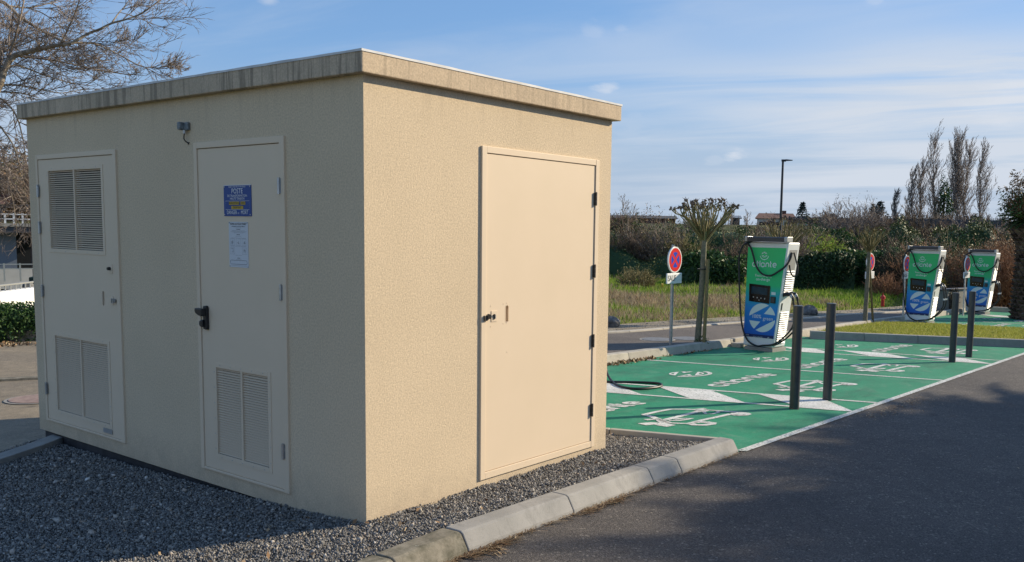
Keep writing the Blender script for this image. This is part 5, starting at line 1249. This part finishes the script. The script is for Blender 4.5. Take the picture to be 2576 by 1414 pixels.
for k, (u, vt, w_, lb) in enumerate(((2255, 532, 5, 'pale twiggy thicket tree just left of the poplars'), (2300, 520, 6, 'twiggy tree at the foot of the slender poplars'), (2350, 520, 6, 'twiggy tree between the slender and the tall narrow poplar'), (2400, 515, 6, 'twiggy tree left of the broad poplar'), (2455, 520, 6, 'twiggy tree right of the broad poplar'), (2505, 530, 6, 'twiggy tree below the right-hand poplar'), (2545, 540, 5, 'twiggy tree beside the palm crown'))):
    b_ = A(u, 580, 86); t_ = A(u, vt, 86); bush('twiggy_tree', u, 580, 86, w_, t_.z-b_.z, 'twig_brown' if k % 2 else 'twig_grey', lb, 'bare tree', 130+k, stems=45, kids=(9, 5), group='twiggy trees below the poplars', zb=b_.z, part='branches')
for k, (u, D, w_, h_, m_, lb) in enumerate(((1900, 66, 3.0, 1.3, 'twig_brown', 'rounded bare bush below the brown roofed house'), (2010, 68, 2.6, 1.0, 'twig_grey', 'bare bush below the small cedar'), (2075, 70, 2.6, 1.8, 'twig_brown', 'bare bush left of the tan bush'), (2200, 66, 4., 2.6, 'twig_brown', 'bare bush right of the tan bush'), (2290, 66, 4., 2.4, 'twig_dark', 'dark bare bush in front of the noise barrier'), (2370, 64, 4., 2.4, 'twig_brown', 'brown bare bush in front of the noise barrier'), (2450, 64, 4., 2.8, 'twig_grey', 'grey bare bush in front of the noise barrier'), (2520, 60, 4., 3., 'twig_brown', 'brown bush left of the palm trunk'), (1760, 66, 3.4, 2.0, 'twig_grey', 'grey bare bush behind the nearest pollarded crown'), (1560, 66, 3.4, 2.2, 'twig_brown', 'brown bush under the end of the long dark roof'))):
    bush('bank_bush', u, 590, D, w_, h_*.82, m_, lb, 'shrub', 150+k, stems=60, kids=(9, 4), group='bare bushes on top of the bank')

for k, (u, vb, D, w_, h_, lf, lb) in enumerate(((2070, 640, 54, 3.2, 2.0, 'grass', 'mid green bush on the bank right of the nearest charging station'), (2120, 645, 52, 2.4, 1.5, 'leaf_green', 'low green bush above the dark hedge'), (1725, 640, 44, 1.6, 1.6, 'leaf_green', 'dark green bush behind the nearest no-stopping sign'), (1560, 640, 46, 2.2, 1.7, 'leaf_olive', 'olive green bush beside the substation edge'), (1660, 625, 50, 2.6, 2.0, 'leaf_green', 'green bush in the thicket left of the pollarded tree'), (2310, 640, 48, 2.6, 1.9, 'leaf_green', 'dark green bush above the second charging station'), (2365, 620, 52, 2., 2.2, 'leaf_dark', 'dark evergreen bush between the far charging stations'), (1890, 630, 50, 2., 2., 'leaf_green', 'green bush left of the nearest charging station top'))):
    bush('green_bush', u, vb, D, w_, h_, 'twig_dark', lb, 'shrub', 170+k, stems=20, kids=(5, 3), leaf=lf, nleaf=2200, lsize=.13, group='green bushes in the bank scrub')

# far structures
def house(u0, u1, v_ridge, v_eave, D, depth, wallm, roofm, label, vb=585, win=0, hip=.08, chim=True):
    a, b = A(u0, v_eave, D), A(u1, v_eave, D); zr_ = A((u0+u1)/2, v_ridge, D).z; z0 = A(u0, vb, D).z
    d = V3((b.x-a.x, b.y-a.y, 0)); L_ = d.length; d.normalize(); n_ = V3((-d.y, d.x, 0))
    root = empty('house', (a.x, a.y, z0), math.atan2(d.y, d.x), label, 'house'); he = a.z-z0; hr = zr_-z0
    q = MB(); q.box(.3, L_-.3, .3, depth-.3, 0, he); q.build('wall', wallm, root)
    q = MB(); hp = L_*hip
    q.add([(0, 0, he), (L_, 0, he), (L_, depth, he), (0, depth, he), (hp, depth/2, hr), (L_-hp, depth/2, hr)], [(0, 1, 5, 4), (1, 2, 5), (2, 3, 4, 5), (3, 0, 4), (0, 3, 2, 1)]); rf = q.build('roof', roofm, root)
    if chim: q = MB(); q.box(L_*.62, L_*.62+.7, depth/2-.3, depth/2+.3, hr-.4, hr+.35); q.build('chimney', roofm, rf)
    for k in range(win): 
        q = MB(); x = L_*(k+.7)/(win+.4); q.box(x-.5, x+.5, .27, .31, he*.35, he*.75); q.build('window', 'dark', root)
    return root
house(1500, 1706, 540, 547, 95, 9, 'roofred', 'roofdark', 'long low house with dark roof at the right edge of the substation', hip=.01, chim=False)
house(1898, 2004, 535, 549, 120, 8, 'wallpale', 'roofred', 'house with reddish brown tiled roof behind the street lamp', win=3)
house(1832, 1866, 541, 548, 130, 8, 'roofdark', 'bluegrey', 'small blue-grey shed roof left of the brown roofed house', chim=False)
house(2052, 2106, 543, 551, 110, 8, 'parapet', 'roofdark', 'low dark roofed house right of the small cedar')
house(2530, 2600, 568, 575, 70, 8, 'wallpale', 'roofred', 'pale walled house glimpsed below the palm crown')
a, b = A(1985, 560, 76), A(2520, 556, 80); d = b-a; nb_ = empty('noise_barrier', (a.x, a.y, 2.4), math.atan2(d.y, d.x), 'long dark noise barrier on top of the bank behind the shrubs', 'barrier'); L_ = math.hypot(d.x, d.y)
nP = 12
for k in range(nP):
    q = MB(); q.box(L_*k/nP+.06, L_*(k+1)/nP-.06, 0, .12, .22, .75); q.build('barrier_panel', 'parapet', nb_) if k == 0 else None
    if k == 0: pm = [c for c in COL.objects if c.parent == nb_][0].data
    else: link('barrier_panel', pm, nb_, (L_*k/nP, 0, 0))
    pq = MB(); pq.box(-.06, .06, -.05, .17, 0, .82)
    if k == 0: po = pq.build('barrier_post', 'lampblack', nb_).data
    else: link('barrier_post', po, nb_, (L_*k/nP, 0, 0))
q = MB(); q.box(0, L_, -.4, .5, -.1, .20); q.build('base_beam', 'kerbwarm', nb_)
# grey wall between the second and third chargers
a, b = G(2345, 781, .08), G(2440, 778, .08); zt1 = A(2374, 733, math.hypot(a.x-CAMPOS[0], a.y-CAMPOS[1])).z
wl_ = empty('garden_wall', (a.x, a.y, a.z), math.atan2(b.y-a.y, b.x-a.x), 'pale grey rendered wall with dark ivy stems between the second and farthest charging stations', 'wall'); L_ = (b-a).length+.6
q = MB(); q.box(0, L_, 0, .2, -.2, zt1-a.z); q.build('wall_panel', 'kerb', wl_, bevel=.01); q = MB(); q.box(-.02, L_+.02, -.03, .23, zt1-a.z, zt1-a.z+.04); q.build('coping', 'canopy', wl_, bevel=.005)
T = Twigs(77)
for k in range(14): T.grow(V3((L_*.36+T.r.gauss(0, .10), -.02, 0)), V3((T.r.gauss(0, .25), -.02, 1)), .55, .014, 0, dict(kids=(5, 3), steps=(4, 3), ratio=(.4, .6), ang=(20, 60), wob=.15, pull=[V3((0, 0, .1))]*3, rmin=.006, taper=.4))
T.mesh('ivy_stems', 'twig_dark', wl_)

# palms
def palm(base, h, r_trunk, nf, fl_, seed, label, up=.55, boots=520, bulb=1.35, leafm='leaf_green', trim=0, segs=9, lw=.03, thick=1.):
    root = empty('palm_tree', tuple(base), 0, label, 'palm tree'); R = random.Random(seed)
    q = MB(); zs = [-.2, 0, h*.3, h*.75, h*.92, h, h+.25]; rs = [r_trunk*1.1, r_trunk*1.05, r_trunk, r_trunk*.97, r_trunk*bulb, r_trunk*bulb*1.05, r_trunk*.5]
    q.tube([(0, 0, z) for z in zs], rs, 18); q.build('trunk', 'palmbark', root, smooth=True)
    q = MB(); rows = int(h/.11)
    for i in range(rows):
        z = h*i/rows; rr = np.interp(z, zs, rs)
        m_ = 16
        for j in range(m_):
            a = 2*math.pi*(j+.5*(i % 2)+R.uniform(-.1, .1))/m_; c, s_ = math.cos(a), math.sin(a); wv = rr*.17
            o_ = R.uniform(.03, .075)*thick
            q.add([(c*rr-s_*wv, s_*rr+c*wv, z), (c*rr+s_*wv, s_*rr-c*wv, z), (c*(rr+o_)+s_*wv*.5, s_*(rr+o_)-c*wv*.5, z+.075), (c*(rr+o_)-s_*wv*.5, s_*(rr+o_)+c*wv*.5, z+.075), (c*rr, s_*rr, z+.11)], [(0, 1, 2, 3), (3, 2, 4), (0, 3, 4), (1, 4, 2)])
    tag(q.build('leaf_boots', 'palmbark', root, recalc=False), kind='stuff')
    V = []; F = []
    TF = MB()
    for k in range(nf):
        a = R.uniform(0, 6.283); el = math.radians(R.uniform(-35, 85) if not trim else R.uniform(-5, 80)); L = fl_*R.uniform(.8, 1.1); n = segs
        d = V3((math.cos(a)*math.cos(el), math.sin(a)*math.cos(el), math.sin(el))); p = V3((0, 0, h+.1))+V3((math.cos(a), math.sin(a), 0))*r_trunk*.7; P = [p]
        for i in range(n): d = (d+V3((0, 0, -.13*(1+i*.10)))).normalized(); p = p+d*(L/n); P.append(p)
        TF.tube(P, [.028*(1-.85*i/n) for i in range(n+1)], 4)
        for i in range(n*5):
            t = (i+.5)/(n*5); 
            if t < .12: continue
            j = min(int(t*n), n-1); o_ = P[j].lerp(P[j+1], t*n-j); dd = (P[j+1]-P[j]).normalized(); sd_ = dd.cross(V3((0, 0, 1))); sd_ = sd_.normalized() if sd_.length > .1 else V3((1, 0, 0)); up_ = sd_.cross(dd)
            ll = fl_*.22*math.sin(math.pi*min(t*.85+.15, 1))**.6*R.uniform(.8, 1.15)
            for sg in (-1, 1):
                v = (sd_*sg*.8+dd*.62+up_*R.uniform(.0, .35)+V3((0, 0, -.12))).normalized(); b = len(V)
                V += [o_-dd*lw*.5, o_+dd*lw*.5, o_+v*ll*.6+dd*lw*.3, o_+v*ll-V3((0, 0, ll*.12))]; F.append((b, b+1, b+2, b+3))
    TF.build('frond_stalks', 'leaf_olive', root, recalc=False)
    tag(np_mesh('leaflets', [tuple(v) for v in V], F, leafm, root), kind='stuff')
    return root
p = G(2592, 800, .05); DPm = math.hypot(p.x-CAMPOS[0], p.y-CAMPOS[1]); zt1 = A(2560, 560, DPm).z
palm(V3((p.x, p.y, Sz(p.x, p.y))), zt1-p.z, .47, 60, .72, 5, 'thick trunked date palm at the right edge beyond the farthest charging station', bulb=1.35, trim=1, leafm='leaf_green', segs=6, lw=.035, thick=1.6)
cw = G(2592, 800, .05); ob = empty('palm_skirt', (cw.x, cw.y, zt1), 0, 'clipped brown dead fronds bundled on top of the palm at the right edge', 'palm fronds')
T = Twigs(9)
for k in range(420):
    a = T.r.uniform(0, 6.283); e_ = T.r.uniform(.2, 1.3); T.grow(V3((math.cos(a)*.35, math.sin(a)*.35, .1)), V3((math.cos(a)*math.cos(e_), math.sin(a)*math.cos(e_), math.sin(e_)*1.6)), T.r.uniform(.4, .85), .016, 0, dict(kids=(2,), steps=(4, 3), ratio=(.3, .5), ang=(15, 40), wob=.12, pull=[V3((0, 0, .2))]*2, rmin=.008, taper=.3))
T.mesh('dead_fronds', 'twig_rust', ob); leaves('leaf_mass', cloud_pts((0, 0, .40), (.92, .92, .62), 3200, 91, .5, .22), .11, 'leaf_green', ob, 92, .3); leaves('dry_leaf_mass', cloud_pts((0, 0, .95), (.80, .80, .40), 1800, 93, .4, .25), .11, 'leaf_dry', ob, 94, .3)
# palms that stand to the right of the picture and throw the ragged shade on the carriageway
su = V3((math.cos(SUN_AZ), math.sin(SUN_AZ), 0)); ct = 1/math.tan(SUN_EL)
def caster(sx, sy, h): return V3((sx, sy, 0))+su*h*ct
for k, (sx, sy, h, fl_, nf, lb) in enumerate(((5.9, -3.55, 4.4, 2.5, 150, 'date palm standing to the right of the carriageway, nearest one'), (8.6, -4.0, 5.0, 2.8, 150, 'second date palm to the right of the carriageway, farther back'), (4.6, -4.5, 4.8, 2.6, 150, 'third date palm to the right, closest to the foreground'), (7.4, -5.2, 4.4, 2.8, 150, 'date palm behind the other three on the right'))):
    c_ = caster(sx, sy, h); palm(V3((c_.x, c_.y, Sz(c_.x, c_.y))), h, .34, nf, fl_, 200+k, lb, boots=0, lw=.045)

# ---------------------------------------------------------------- left side: yard, hedge, wall, underpass
hedge('box_hedge', -140, 130, 770, 771, 17.2, 17.2, .45, 'clipped dark green hedge between the yard and the white boundary wall', 'hedge', 300, 'leaf_green', n=9000, lsize=.055, core='leaf_dark', lump=.05)
a, b = A(-200, 731, 18.4), A(150, 731, 22.5); d = b-a; L_ = math.hypot(d.x, d.y)
a.z = A(50, 729.5, 21).z; bw = empty('boundary_wall', (a.x, a.y, -.4), math.atan2(d.y, d.x), 'low bright white wall with short metal pegs along its top, behind the clipped hedge', 'wall')
q = MB(); q.box(0, L_, 0, .2, 0, a.z+.4); q.build('wall_panel', 'wallwhite', bw, bevel=.01)
q = MB(); q.box(-.01, .01, .08, .10, 0, .11); pm = q.mesh('peg', 'alu')
n = int(L_/.185)
for k in range(n): link('peg', pm, bw, (L_*(k+.5)/n, 0, a.z+.4))
q = MB(); q.box(0, L_, .07, .11, .10, .13); q.build('rail', 'alu', bw, (0, 0, a.z+.4))
# lane and grass behind the wall
lane = [A(-200, 729, 26), A(150, 729, 26), A(150, 714, 34), A(-200, 714, 34)]
mb = MB(); mb.flat([(q_.x, q_.y, float(land_z(q_.x, q_.y))+.03) for q_ in lane]); tag(mb.build('lane', 'asphalt2', recalc=False), kind='structure')
a = A(72, 706, 36); q = MB(); q.box(0, 2.2, 0, .6, -.05, .12); gg_ = tag(q.build('planter', 'leaf_conifer', None, (a.x, a.y, a.z), (0, 0, -.6), bevel=.04), 'long low dark green trough on the grass beyond the white wall', 'planter')
a = A(104, 668, 38); q = MB(); q.tube([(0, 0, -1.2), (0, 0, .28)], .03, 6); tag(q.build('marker_post', 'alu', None, tuple(a)), 'thin white post on the grass in front of the underpass', 'post')
a = A(72, 719, 30); boulder(V3((a.x, a.y, a.z-.08)), .14, 'small pale stone on the lane behind the white wall', 9)
# road bridge with dark underside
a, b = A(-260, 560, 60), A(210, 556, 60); d = b-a; L_ = math.hypot(d.x, d.y); zg = A(0, 700, 60).z
br = empty('road_bridge', (a.x, a.y, zg), math.atan2(d.y, d.x), 'low road bridge with dark underside, grey pillars and white railing, seen left of the substation', 'bridge'); zd = a.z-zg
q = MB(); q.box(0, L_, 0, 9, zd-.45, zd); q.build('deck', 'parapet', br); q = MB(); q.box(0, L_, -.08, 0, zd-.12, zd+.06); q.build('edge_beam', 'kerbwarm', br)
q = MB(); q.box(0, L_, 8.9, 9.1, -.5, zd-.45); q.build('back_wall', 'lampblack', br)
for x in (.30, .505, .70, .9):
    q = MB(); q.box(L_*x, L_*x+.95, 1.2, 2.2, -.5, zd-.45); q.build('pillar', 'bluegrey', br)
q = MB(); q.box(0, L_, 0, .3, -.6, .55); q.build('abutment', 'wallpale', br)
for zz in (.30, .56):
    q = MB(); q.box(0, L_, .05, .11, zd+zz-.03, zd+zz+.03); q.build('rail', 'white', br)
q = MB(); q.box(-.05, .05, .05, .12, 0, .62); pm = q.mesh('baluster', 'white')
for k in range(int(L_/.42)): link('baluster', pm, br, (k*.42+.2, 0, zd))
a = A(-30, 690, 44); b = A(130, 690, 44); d = b-a; L_ = math.hypot(d.x, d.y); fz = empty('road_rail', (a.x, a.y, a.z), math.atan2(d.y, d.x), 'grey metal rail on short posts in front of the pale wall under the bridge', 'railing')
for zz in (.22, .40): q = MB(); q.box(0, L_, 0, .03, zz-.02, zz+.02); q.build('rail', 'alu', fz)
for k in range(5): q = MB(); q.box(L_*k/4.-.03, L_*k/4.+.03, -.01, .04, -.3, .44); q.build('post', 'alu', fz)
a = A(86, 700, 50); q = MB(); q.tube([(0, 0, -.4), (0, 0, 2.9)], .06, 8); tag(q.build('striped_pole', 'roofred', None, tuple(a)), 'thin dark red pole beside the substation edge, in front of the bridge', 'pole')
rgl = random.Random(8)
for k in range(9):
    u = -60+k*24; D = 80+rgl.uniform(0, 22); bush('brown_tree', u, 556, D, 6.5, 5.2+rgl.uniform(-.6, 1.2), 'twig_brown' if k % 3 else 'twig_grey', 'bare tree on the hillside above the bridge, %s from the left' % ['first', 'second', 'third', 'fourth', 'fifth', 'sixth', 'seventh', 'eighth', 'ninth'][k], 'bare tree', 320+k, stems=34, kids=(9, 4), group='bare trees on the hillside behind the bridge', leaf='leaf_olive' if k % 2 else 'leaf_dry', nleaf=900, lsize=.24, zb=float(A(u, 556, D).z), part='branches')
a = A(6, 545, 72); house(-12, 14, 498, 512, 76, 7, 'wallpale', 'roofred', 'pale house on the hillside at the far left', vb=556)

# the big bare tree that reaches in from the left
def bigtree():
    D0 = 13.6; tr = A(-150, 900, D0); zb = -.21; root = empty('plane_tree', (tr.x, tr.y, zb), 0, 'large bare tree with arching limbs reaching in from the left above the roof', 'bare tree')
    O = V3((tr.x, tr.y, zb)); T = Twigs(500); R = T.r; Tm = Twigs(501)
    PT = dict(kids=(8, 4, 2), steps=(6, 4, 3), ratio=(.42, .85), ang=(18, 48), wob=.05, pull=[V3((0, 0, -.22)), V3((0, 0, .0)), V3((0, 0, .25))], rmin=.0036, taper=.3, bare=.12, rr=.5)
    def limb(pts, r0, r1, dens, L0, lvl=0, D=D0, pull=None):
        W_ = [A(u, v, D+dd)-O for u, v, dd in pts]; W_ = smooth_path(W_, 4); n = len(W_)
        for i in range(n-1):
            ra, rb = r0+(r1-r0)*i/(n-1), r0+(r1-r0)*(i+1)/(n-1); Tm.seg.append((W_[i], W_[i+1], ra*.6, rb*.6)); dr = (W_[i+1]-W_[i]); l = dr.length; dr.normalize()
            k = dens*1.35*l; k = int(k)+(R.random() < k-int(k))
            for _ in range(k):
                ax = V3((R.gauss(0, 1), R.gauss(0, 1), R.gauss(0, .8))); ax -= dr*ax.dot(dr); ax.normalize(); a_ = math.radians(R.uniform(25, 70))
                P2 = dict(PT); 
                if R.random() < .45: P2['pull'] = [V3((0, 0, .35)), V3((0, 0, .2)), V3((0, 0, .2))]
                T.grow(W_[i], dr*math.cos(a_)+ax*math.sin(a_), L0*R.uniform(.5, 1.35)*(1-.3*i/n), max(rb*.32, .0065), lvl, P2)
    z = lambda x, y, d=0: (x*.329, y*.329, d)
    limb([(-150, 420, 0), (-60, 330, 0), z(-40, 720), z(8, 620), z(35, 530), z(95, 440), z(180, 405, -.1), z(300, 378, -.2), z(420, 350, -.3), z(540, 335, -.4)], .085, .034, 2.0, 1.25)
    limb([z(540, 335, -.4), z(600, 300, -.4), z(680, 255, -.4), z(760, 225, -.5), z(850, 180, -.5), z(960, 150, -.6), z(1070, 110, -.6), z(1160, 50, -.7), z(1260, -20, -.7)], .032, .010, 2.8, .95)
    limb([z(860, 170, -.5), z(900, 110, -.4), z(960, 40, -.3), z(1010, -40, -.3)], .016, .006, 3.5, .7)
    limb([z(560, 330, -.4), z(690, 330, -.2), z(800, 365, -.1), z(930, 430, 0), z(1060, 500, 0), z(1150, 518, .1), z(1240, 515, .1), z(1310, 480, .1)], .020, .006, 4.5, .6)
    limb([z(1150, 518, .1), z(1200, 440, .1), z(1215, 330, .1)], .007, .003, 3, .35, 1); limb([z(1280, 500, .1), z(1350, 440, .1), z(1392, 315, .1)], .006, .003, 3, .35, 1)
    limb([(-130, 20, .8), z(-40, 10, .6), z(60, 45, .5), z(150, 130, .4), z(260, 200, .3), z(350, 255, .2), z(450, 300, .1), z(540, 340, 0)], .045, .014, 3.4, .9)
    limb([z(60, 45, .5), z(200, 60, .6), z(300, 45, .7), z(420, 10, .8), z(520, -50, .8)], .020, .008, 3.6, .9)
    limb([z(200, 60, .6), z(300, 90, .5), z(400, 150, .4), z(500, 225, .3), z(600, 250, .2), z(720, 262, .2), z(790, 330, .2)], .014, .006, 4, .7)
    limb([z(30, 540), z(110, 500, .2), z(200, 520, .3), z(300, 560, .4), z(420, 600, .5), z(560, 640, .6), z(730, 660, .6)], .026, .007, 4.2, .85)
    limb([z(-60, 650, .3), z(100, 650, .4), z(220, 665, .5), z(330, 690, .6), z(480, 712, .7), z(640, 680, .8)], .024, .006, 4, .8)
    limb([z(-100, 700, .5), z(60, 705, .5), z(180, 715, .6), z(300, 750, .7)], .022, .008, 4, .8)
    limb([(-120, 260, .5), z(-60, 740, .4), z(60, 800, .3), z(130, 900, .2), z(170, 1040, .2), z(195, 1200, .2), z(205, 1380, .2)], .026, .006, 5, .75)
    limb([(-120, 330, .3), z(-40, 960, .2), z(40, 1020, .1), z(110, 1130, 0), z(150, 1280, 0), z(190, 1450, 0), z(200, 1620, 0)], .024, .005, 5, .75)
    limb([(-130, 380, .6), z(-30, 1100, .6), z(30, 1230, .5), z(70, 1400, .4), z(110, 1600, .3), z(130, 1800, .3)], .020, .005, 5, .7)
    limb([(-120, 130, 1.), z(-60, 330, .9), z(80, 350, .8), z(200, 420, .7), z(330, 440, .6), z(460, 520, .5), z(600, 560, .4)], .022, .006, 4, .8)
    limb([(-100, 60, 1.3), z(0, 180, 1.2), z(120, 240, 1.1), z(260, 300, 1.), z(420, 420, .9), z(520, 480, .9)], .020, .006, 4, .8)
    limb([(-150, 900, 0), (-152, 700, 0), (-148, 520, 0), (-150, 420, 0)], .17, .10, 0, 1); limb([(-150, 430, 0), (-140, 200, .4), (-125, 0, .8)], .09, .05, 1.5, 1.2)
    Tm.mesh('limbs', 'twig_pale', root, n=7); T.mesh('twigs', 'twig_grey', root, n=3)
    q = MB(); q.tube([(0, 0, -.1), (0, 0, .3), (0, 0, 1.2)], [.26, .20, .17], 12); q.build('trunk', 'bark', root, smooth=True)
    return len(T.seg)
nseg = bigtree(); print('bigtree segs', nseg)

# ---------------------------------------------------------------- grass, litter
def blades(name, X, Y, Z, h, wd, mat, seed, lean=.35, label=None):
    rng = np.random.default_rng(seed); n = len(X); a = rng.uniform(0, 6.283, n); hh = h*rng.lognormal(0, .35, n); ww = wd*rng.uniform(.6, 1.4, n)
    lx_, ly_ = rng.normal(0, lean, n)*hh, rng.normal(0, lean, n)*hh; P0 = np.stack([X, Y, Z-.01], -1); e = np.stack([np.cos(a)*ww/2, np.sin(a)*ww/2, 0*a], -1)
    V = np.stack([P0-e, P0+e, P0+np.stack([lx_, ly_, hh], -1)], 1).reshape(-1, 3); o = np_mesh(name, V, np.arange(3*n).reshape(-1, 3), mat)
    return tag(o, kind='stuff')
rngg = np.random.default_rng(17)
def polar(n, d0, d1, p0, p1, pw=1.3):
    D = d0+(d1-d0)*rngg.random(n)**pw; ph = np.radians(rngg.uniform(p0, p1, n)); return CAMPOS[0]+D*np.cos(ph), CAMPOS[1]+D*np.sin(ph), D
X, Y, D = polar(290000, 15, 48, 8, 52, .9); t_ = (Y+.7)/.9225
pathpoly = [(p.x, p.y+.8) for p in fp]+[(60, 5.5), (60, -30), (-20, -30), (-20, 8)]
k = ~in_poly(X, Y, pathpoly); X, Y, D = X[k], Y[k], D[k]; Z = land_z(X, Y)
pat = lumps(X, Y, .55, 2)+.5*lumps(X, Y, 1.9, 5)+rngg.normal(0, .35, len(X)); keep = rngg.random(len(X)) < .75
PH_ = np.degrees(np.arctan2(Y-CAMPOS[1], X-CAMPOS[0])); pat = pat-1.0*np.exp(-((D-25)/5)**2)*sst(23, 30, PH_)+.9*sst(25, 18, PH_)*sst(34, 24, D)+.5*sst(31, 36, D)
lush = keep & (pat > .55); g1 = keep & (pat > -.30) & ~lush; g2 = keep & (pat <= -.30)
blades('lush_grass', X[lush], Y[lush], Z[lush], .050+.0013*D[lush], .012+.0006*D[lush], 'lush', 6)
nearedge = np.exp(-np.maximum(0, Y-np.interp(X, [p.x for p in fp], [p.y for p in fp])-1.)*.6)
blades('field_grass', X[g1], Y[g1], Z[g1], .060+.0015*D[g1], .012+.0006*D[g1], 'grass', 1)
blades('dry_grass', X[g2], Y[g2], Z[g2], .075+.0018*D[g2], .010+.0005*D[g2], 'drygrass', 2, .5)
# lawn island
xs = [p[0] for p in LQ]; ys = [p[1] for p in LQ]; n = 90000
X, Y = rngg.uniform(min(xs), max(xs), n), rngg.uniform(min(ys), max(ys), n); k = in_poly(X, Y, LQ); X, Y = X[k], Y[k]
blades('lawn_grass', X, Y, Sz(X, Y, .10), .030, .016, 'lawn', 3, .5)
# grass behind the white wall, left
X, Y, D = polar(26000, 27, 56, 62, 76, .9); pt = rngg.random(len(X)) < .5
blades('field_grass', X[pt], Y[pt], land_z(X[pt], Y[pt]), .10, .03, 'grass', 4); blades('dry_grass', X[~pt], Y[~pt], land_z(X[~pt], Y[~pt]), .12, .03, 'drygrass', 5)
# dead leaves and straw
def straw(name, pts, n, wd, ln_, mat, seed, zf):
    R = random.Random(seed); V = []; F = []
    for _ in range(n):
        i = R.randrange(len(pts)-1); t = R.random(); x = pts[i][0]*(1-t)+pts[i+1][0]*t+R.gauss(0, wd)*.6; y = pts[i][1]*(1-t)+pts[i+1][1]*t-abs(R.gauss(0, wd)); a = R.gauss(0, .7); z = zf(x, y)+R.uniform(.003, .014)
        l = ln_*R.uniform(.3, 1.3); w2 = R.uniform(.0012, .003); cx_, sy_ = math.cos(a), math.sin(a); c2, s2 = math.cos(a+R.gauss(0, .5)), math.sin(a+R.gauss(0, .5)); b = len(V)
        m0 = (x+cx_*l*.5, y+sy_*l*.5); e0_ = (m0[0]+c2*l*.5, m0[1]+s2*l*.5)
        for (qx, qy), dz in (((x, y), 0), (m0, .004), (e0_, .001)): V += [(qx-sy_*w2, qy+cx_*w2, z+dz), (qx+sy_*w2, qy-cx_*w2, z+dz+.001)]
        F += [(b, b+1, b+3, b+2), (b+2, b+3, b+5, b+4)]
    return tag(np_mesh(name, V, F, mat), kind='stuff')
kl = [(-.45, -.81), (.067, -.762), (1.02, -.75), (1.972, -.737), (3.3, -.727)]
straw('dead_straw', kl, 700, .014, .07, 'litter', 6, lambda x, y: Sz(x, y)); straw('dead_straw', [(.0, -.775), (.35, -.765)], 260, .03, .10, 'litter', 7, lambda x, y: Sz(x, y)); straw('dead_straw', [(1.02, -.76), (1.5, -.76)], 200, .025, .09, 'litter', 8, lambda x, y: Sz(x, y))
straw('dead_straw', [(-.8, -.9), (1.5, -3.2), (5, -2)], 60, .5, .03, 'litter', 18, lambda x, y: Sz(x, y))
straw('dead_straw', [b2(5.6, -.15), b2(7.4, -.18)], 320, .12, .06, 'litter', 12, lambda x, y: Sz(x, y))
def leafbits(name, pts, n, wd, size, seed, zf, mat='litter', keep=None):
    R = random.Random(seed); P = []
    for _ in range(n):
        i = R.randrange(len(pts)-1); t = R.random(); x = pts[i][0]*(1-t)+pts[i+1][0]*t+R.gauss(0, wd)*.3; y = pts[i][1]*(1-t)+pts[i+1][1]*t-abs(R.gauss(0, wd))
        if keep is None or bool(keep(x, y)): P.append((x, y, zf(x, y)+.006))
    return tag(leaves(name, P, size, mat, None, seed, .6, 0), kind='stuff')
leafbits('fallen_leaves', [b2(8.3, 4.16), b2(9.5, 4.16)], 420, .05, .05, 9, lambda x, y: Sz(x, y)); leafbits('fallen_leaves', [b2(9.7, 4.14), b2(11.4, 4.14)], 150, .03, .04, 10, lambda x, y: Sz(x, y))
leafbits('fallen_leaves', [b2(6.0, 4.1), b2(8.3, 4.16)], 300, .05, .05, 19, lambda x, y: Sz(x, y))
a = [H(u, v, -.18) for u, v in ((-60, 868), (50, 864), (130, 862))]; leafbits('fallen_leaves', [(q_.x, q_.y) for q_ in a], 220, .25, .06, 11, lambda x, y: -.18)
leafbits('fallen_leaves', [(-2.4, .2), (-.4, .6), (.4, -.2), (2.8, -.2)], 110, .5, .035, 23, lambda x, y: float(gravel_z(x, y))+.012, keep=lambda x, y: in_poly(x, y+.03*(y < 0)-.06*(y < -.3), BED) and y > -.52 and not (-.02 < x < 2.42 and -.02 < y))
ps = stones('pale_pebbles', 2600, (-3.0, 3.2, -1.2, 4.3, BED, [HOUSE]), .0105, lambda x, y: gravel_z(x, y)+.006, 'pebble', 44, dens_cam=6.5); tag(ps, kind='stuff')
# stones on the verge of the field
VP = [(p.x, p.y) for p in pb]+[(p.x-.1, p.y+1.0) for p in pb[::-1]]
xs = [p[0] for p in VP]; ys = [p[1] for p in VP]
vs2 = stones('verge_gravel', 14000, (min(xs), max(xs), min(ys), max(ys), VP, []), .0065, lambda x, y: Sz(x, y, .10), 'stone', 33); tag(vs2, kind='stuff')
# little weeds at the foot of the nearest pollarded tree and on the edging
def weed(p, n, h, seed, label, mat='leaf_green'):
    rng_ = np.random.default_rng(seed); pts = rng_.normal(0, 1, (n, 3))*[h*.7, h*.7, 0]+[0, 0, .01]
    root = empty('weed', tuple(p), 0, label, 'weed'); leaves('leaves', pts+np.array([0, 0, 1.])*rng_.random((n, 1))*h, h*.7, mat, root, seed, .35, .8); return root
p = G(1764, 862, .11); weed(V3((p.x, p.y, Sz(p.x, p.y, .105))), 60, .07, 1, 'small green weed at the foot of the nearest pollarded tree')
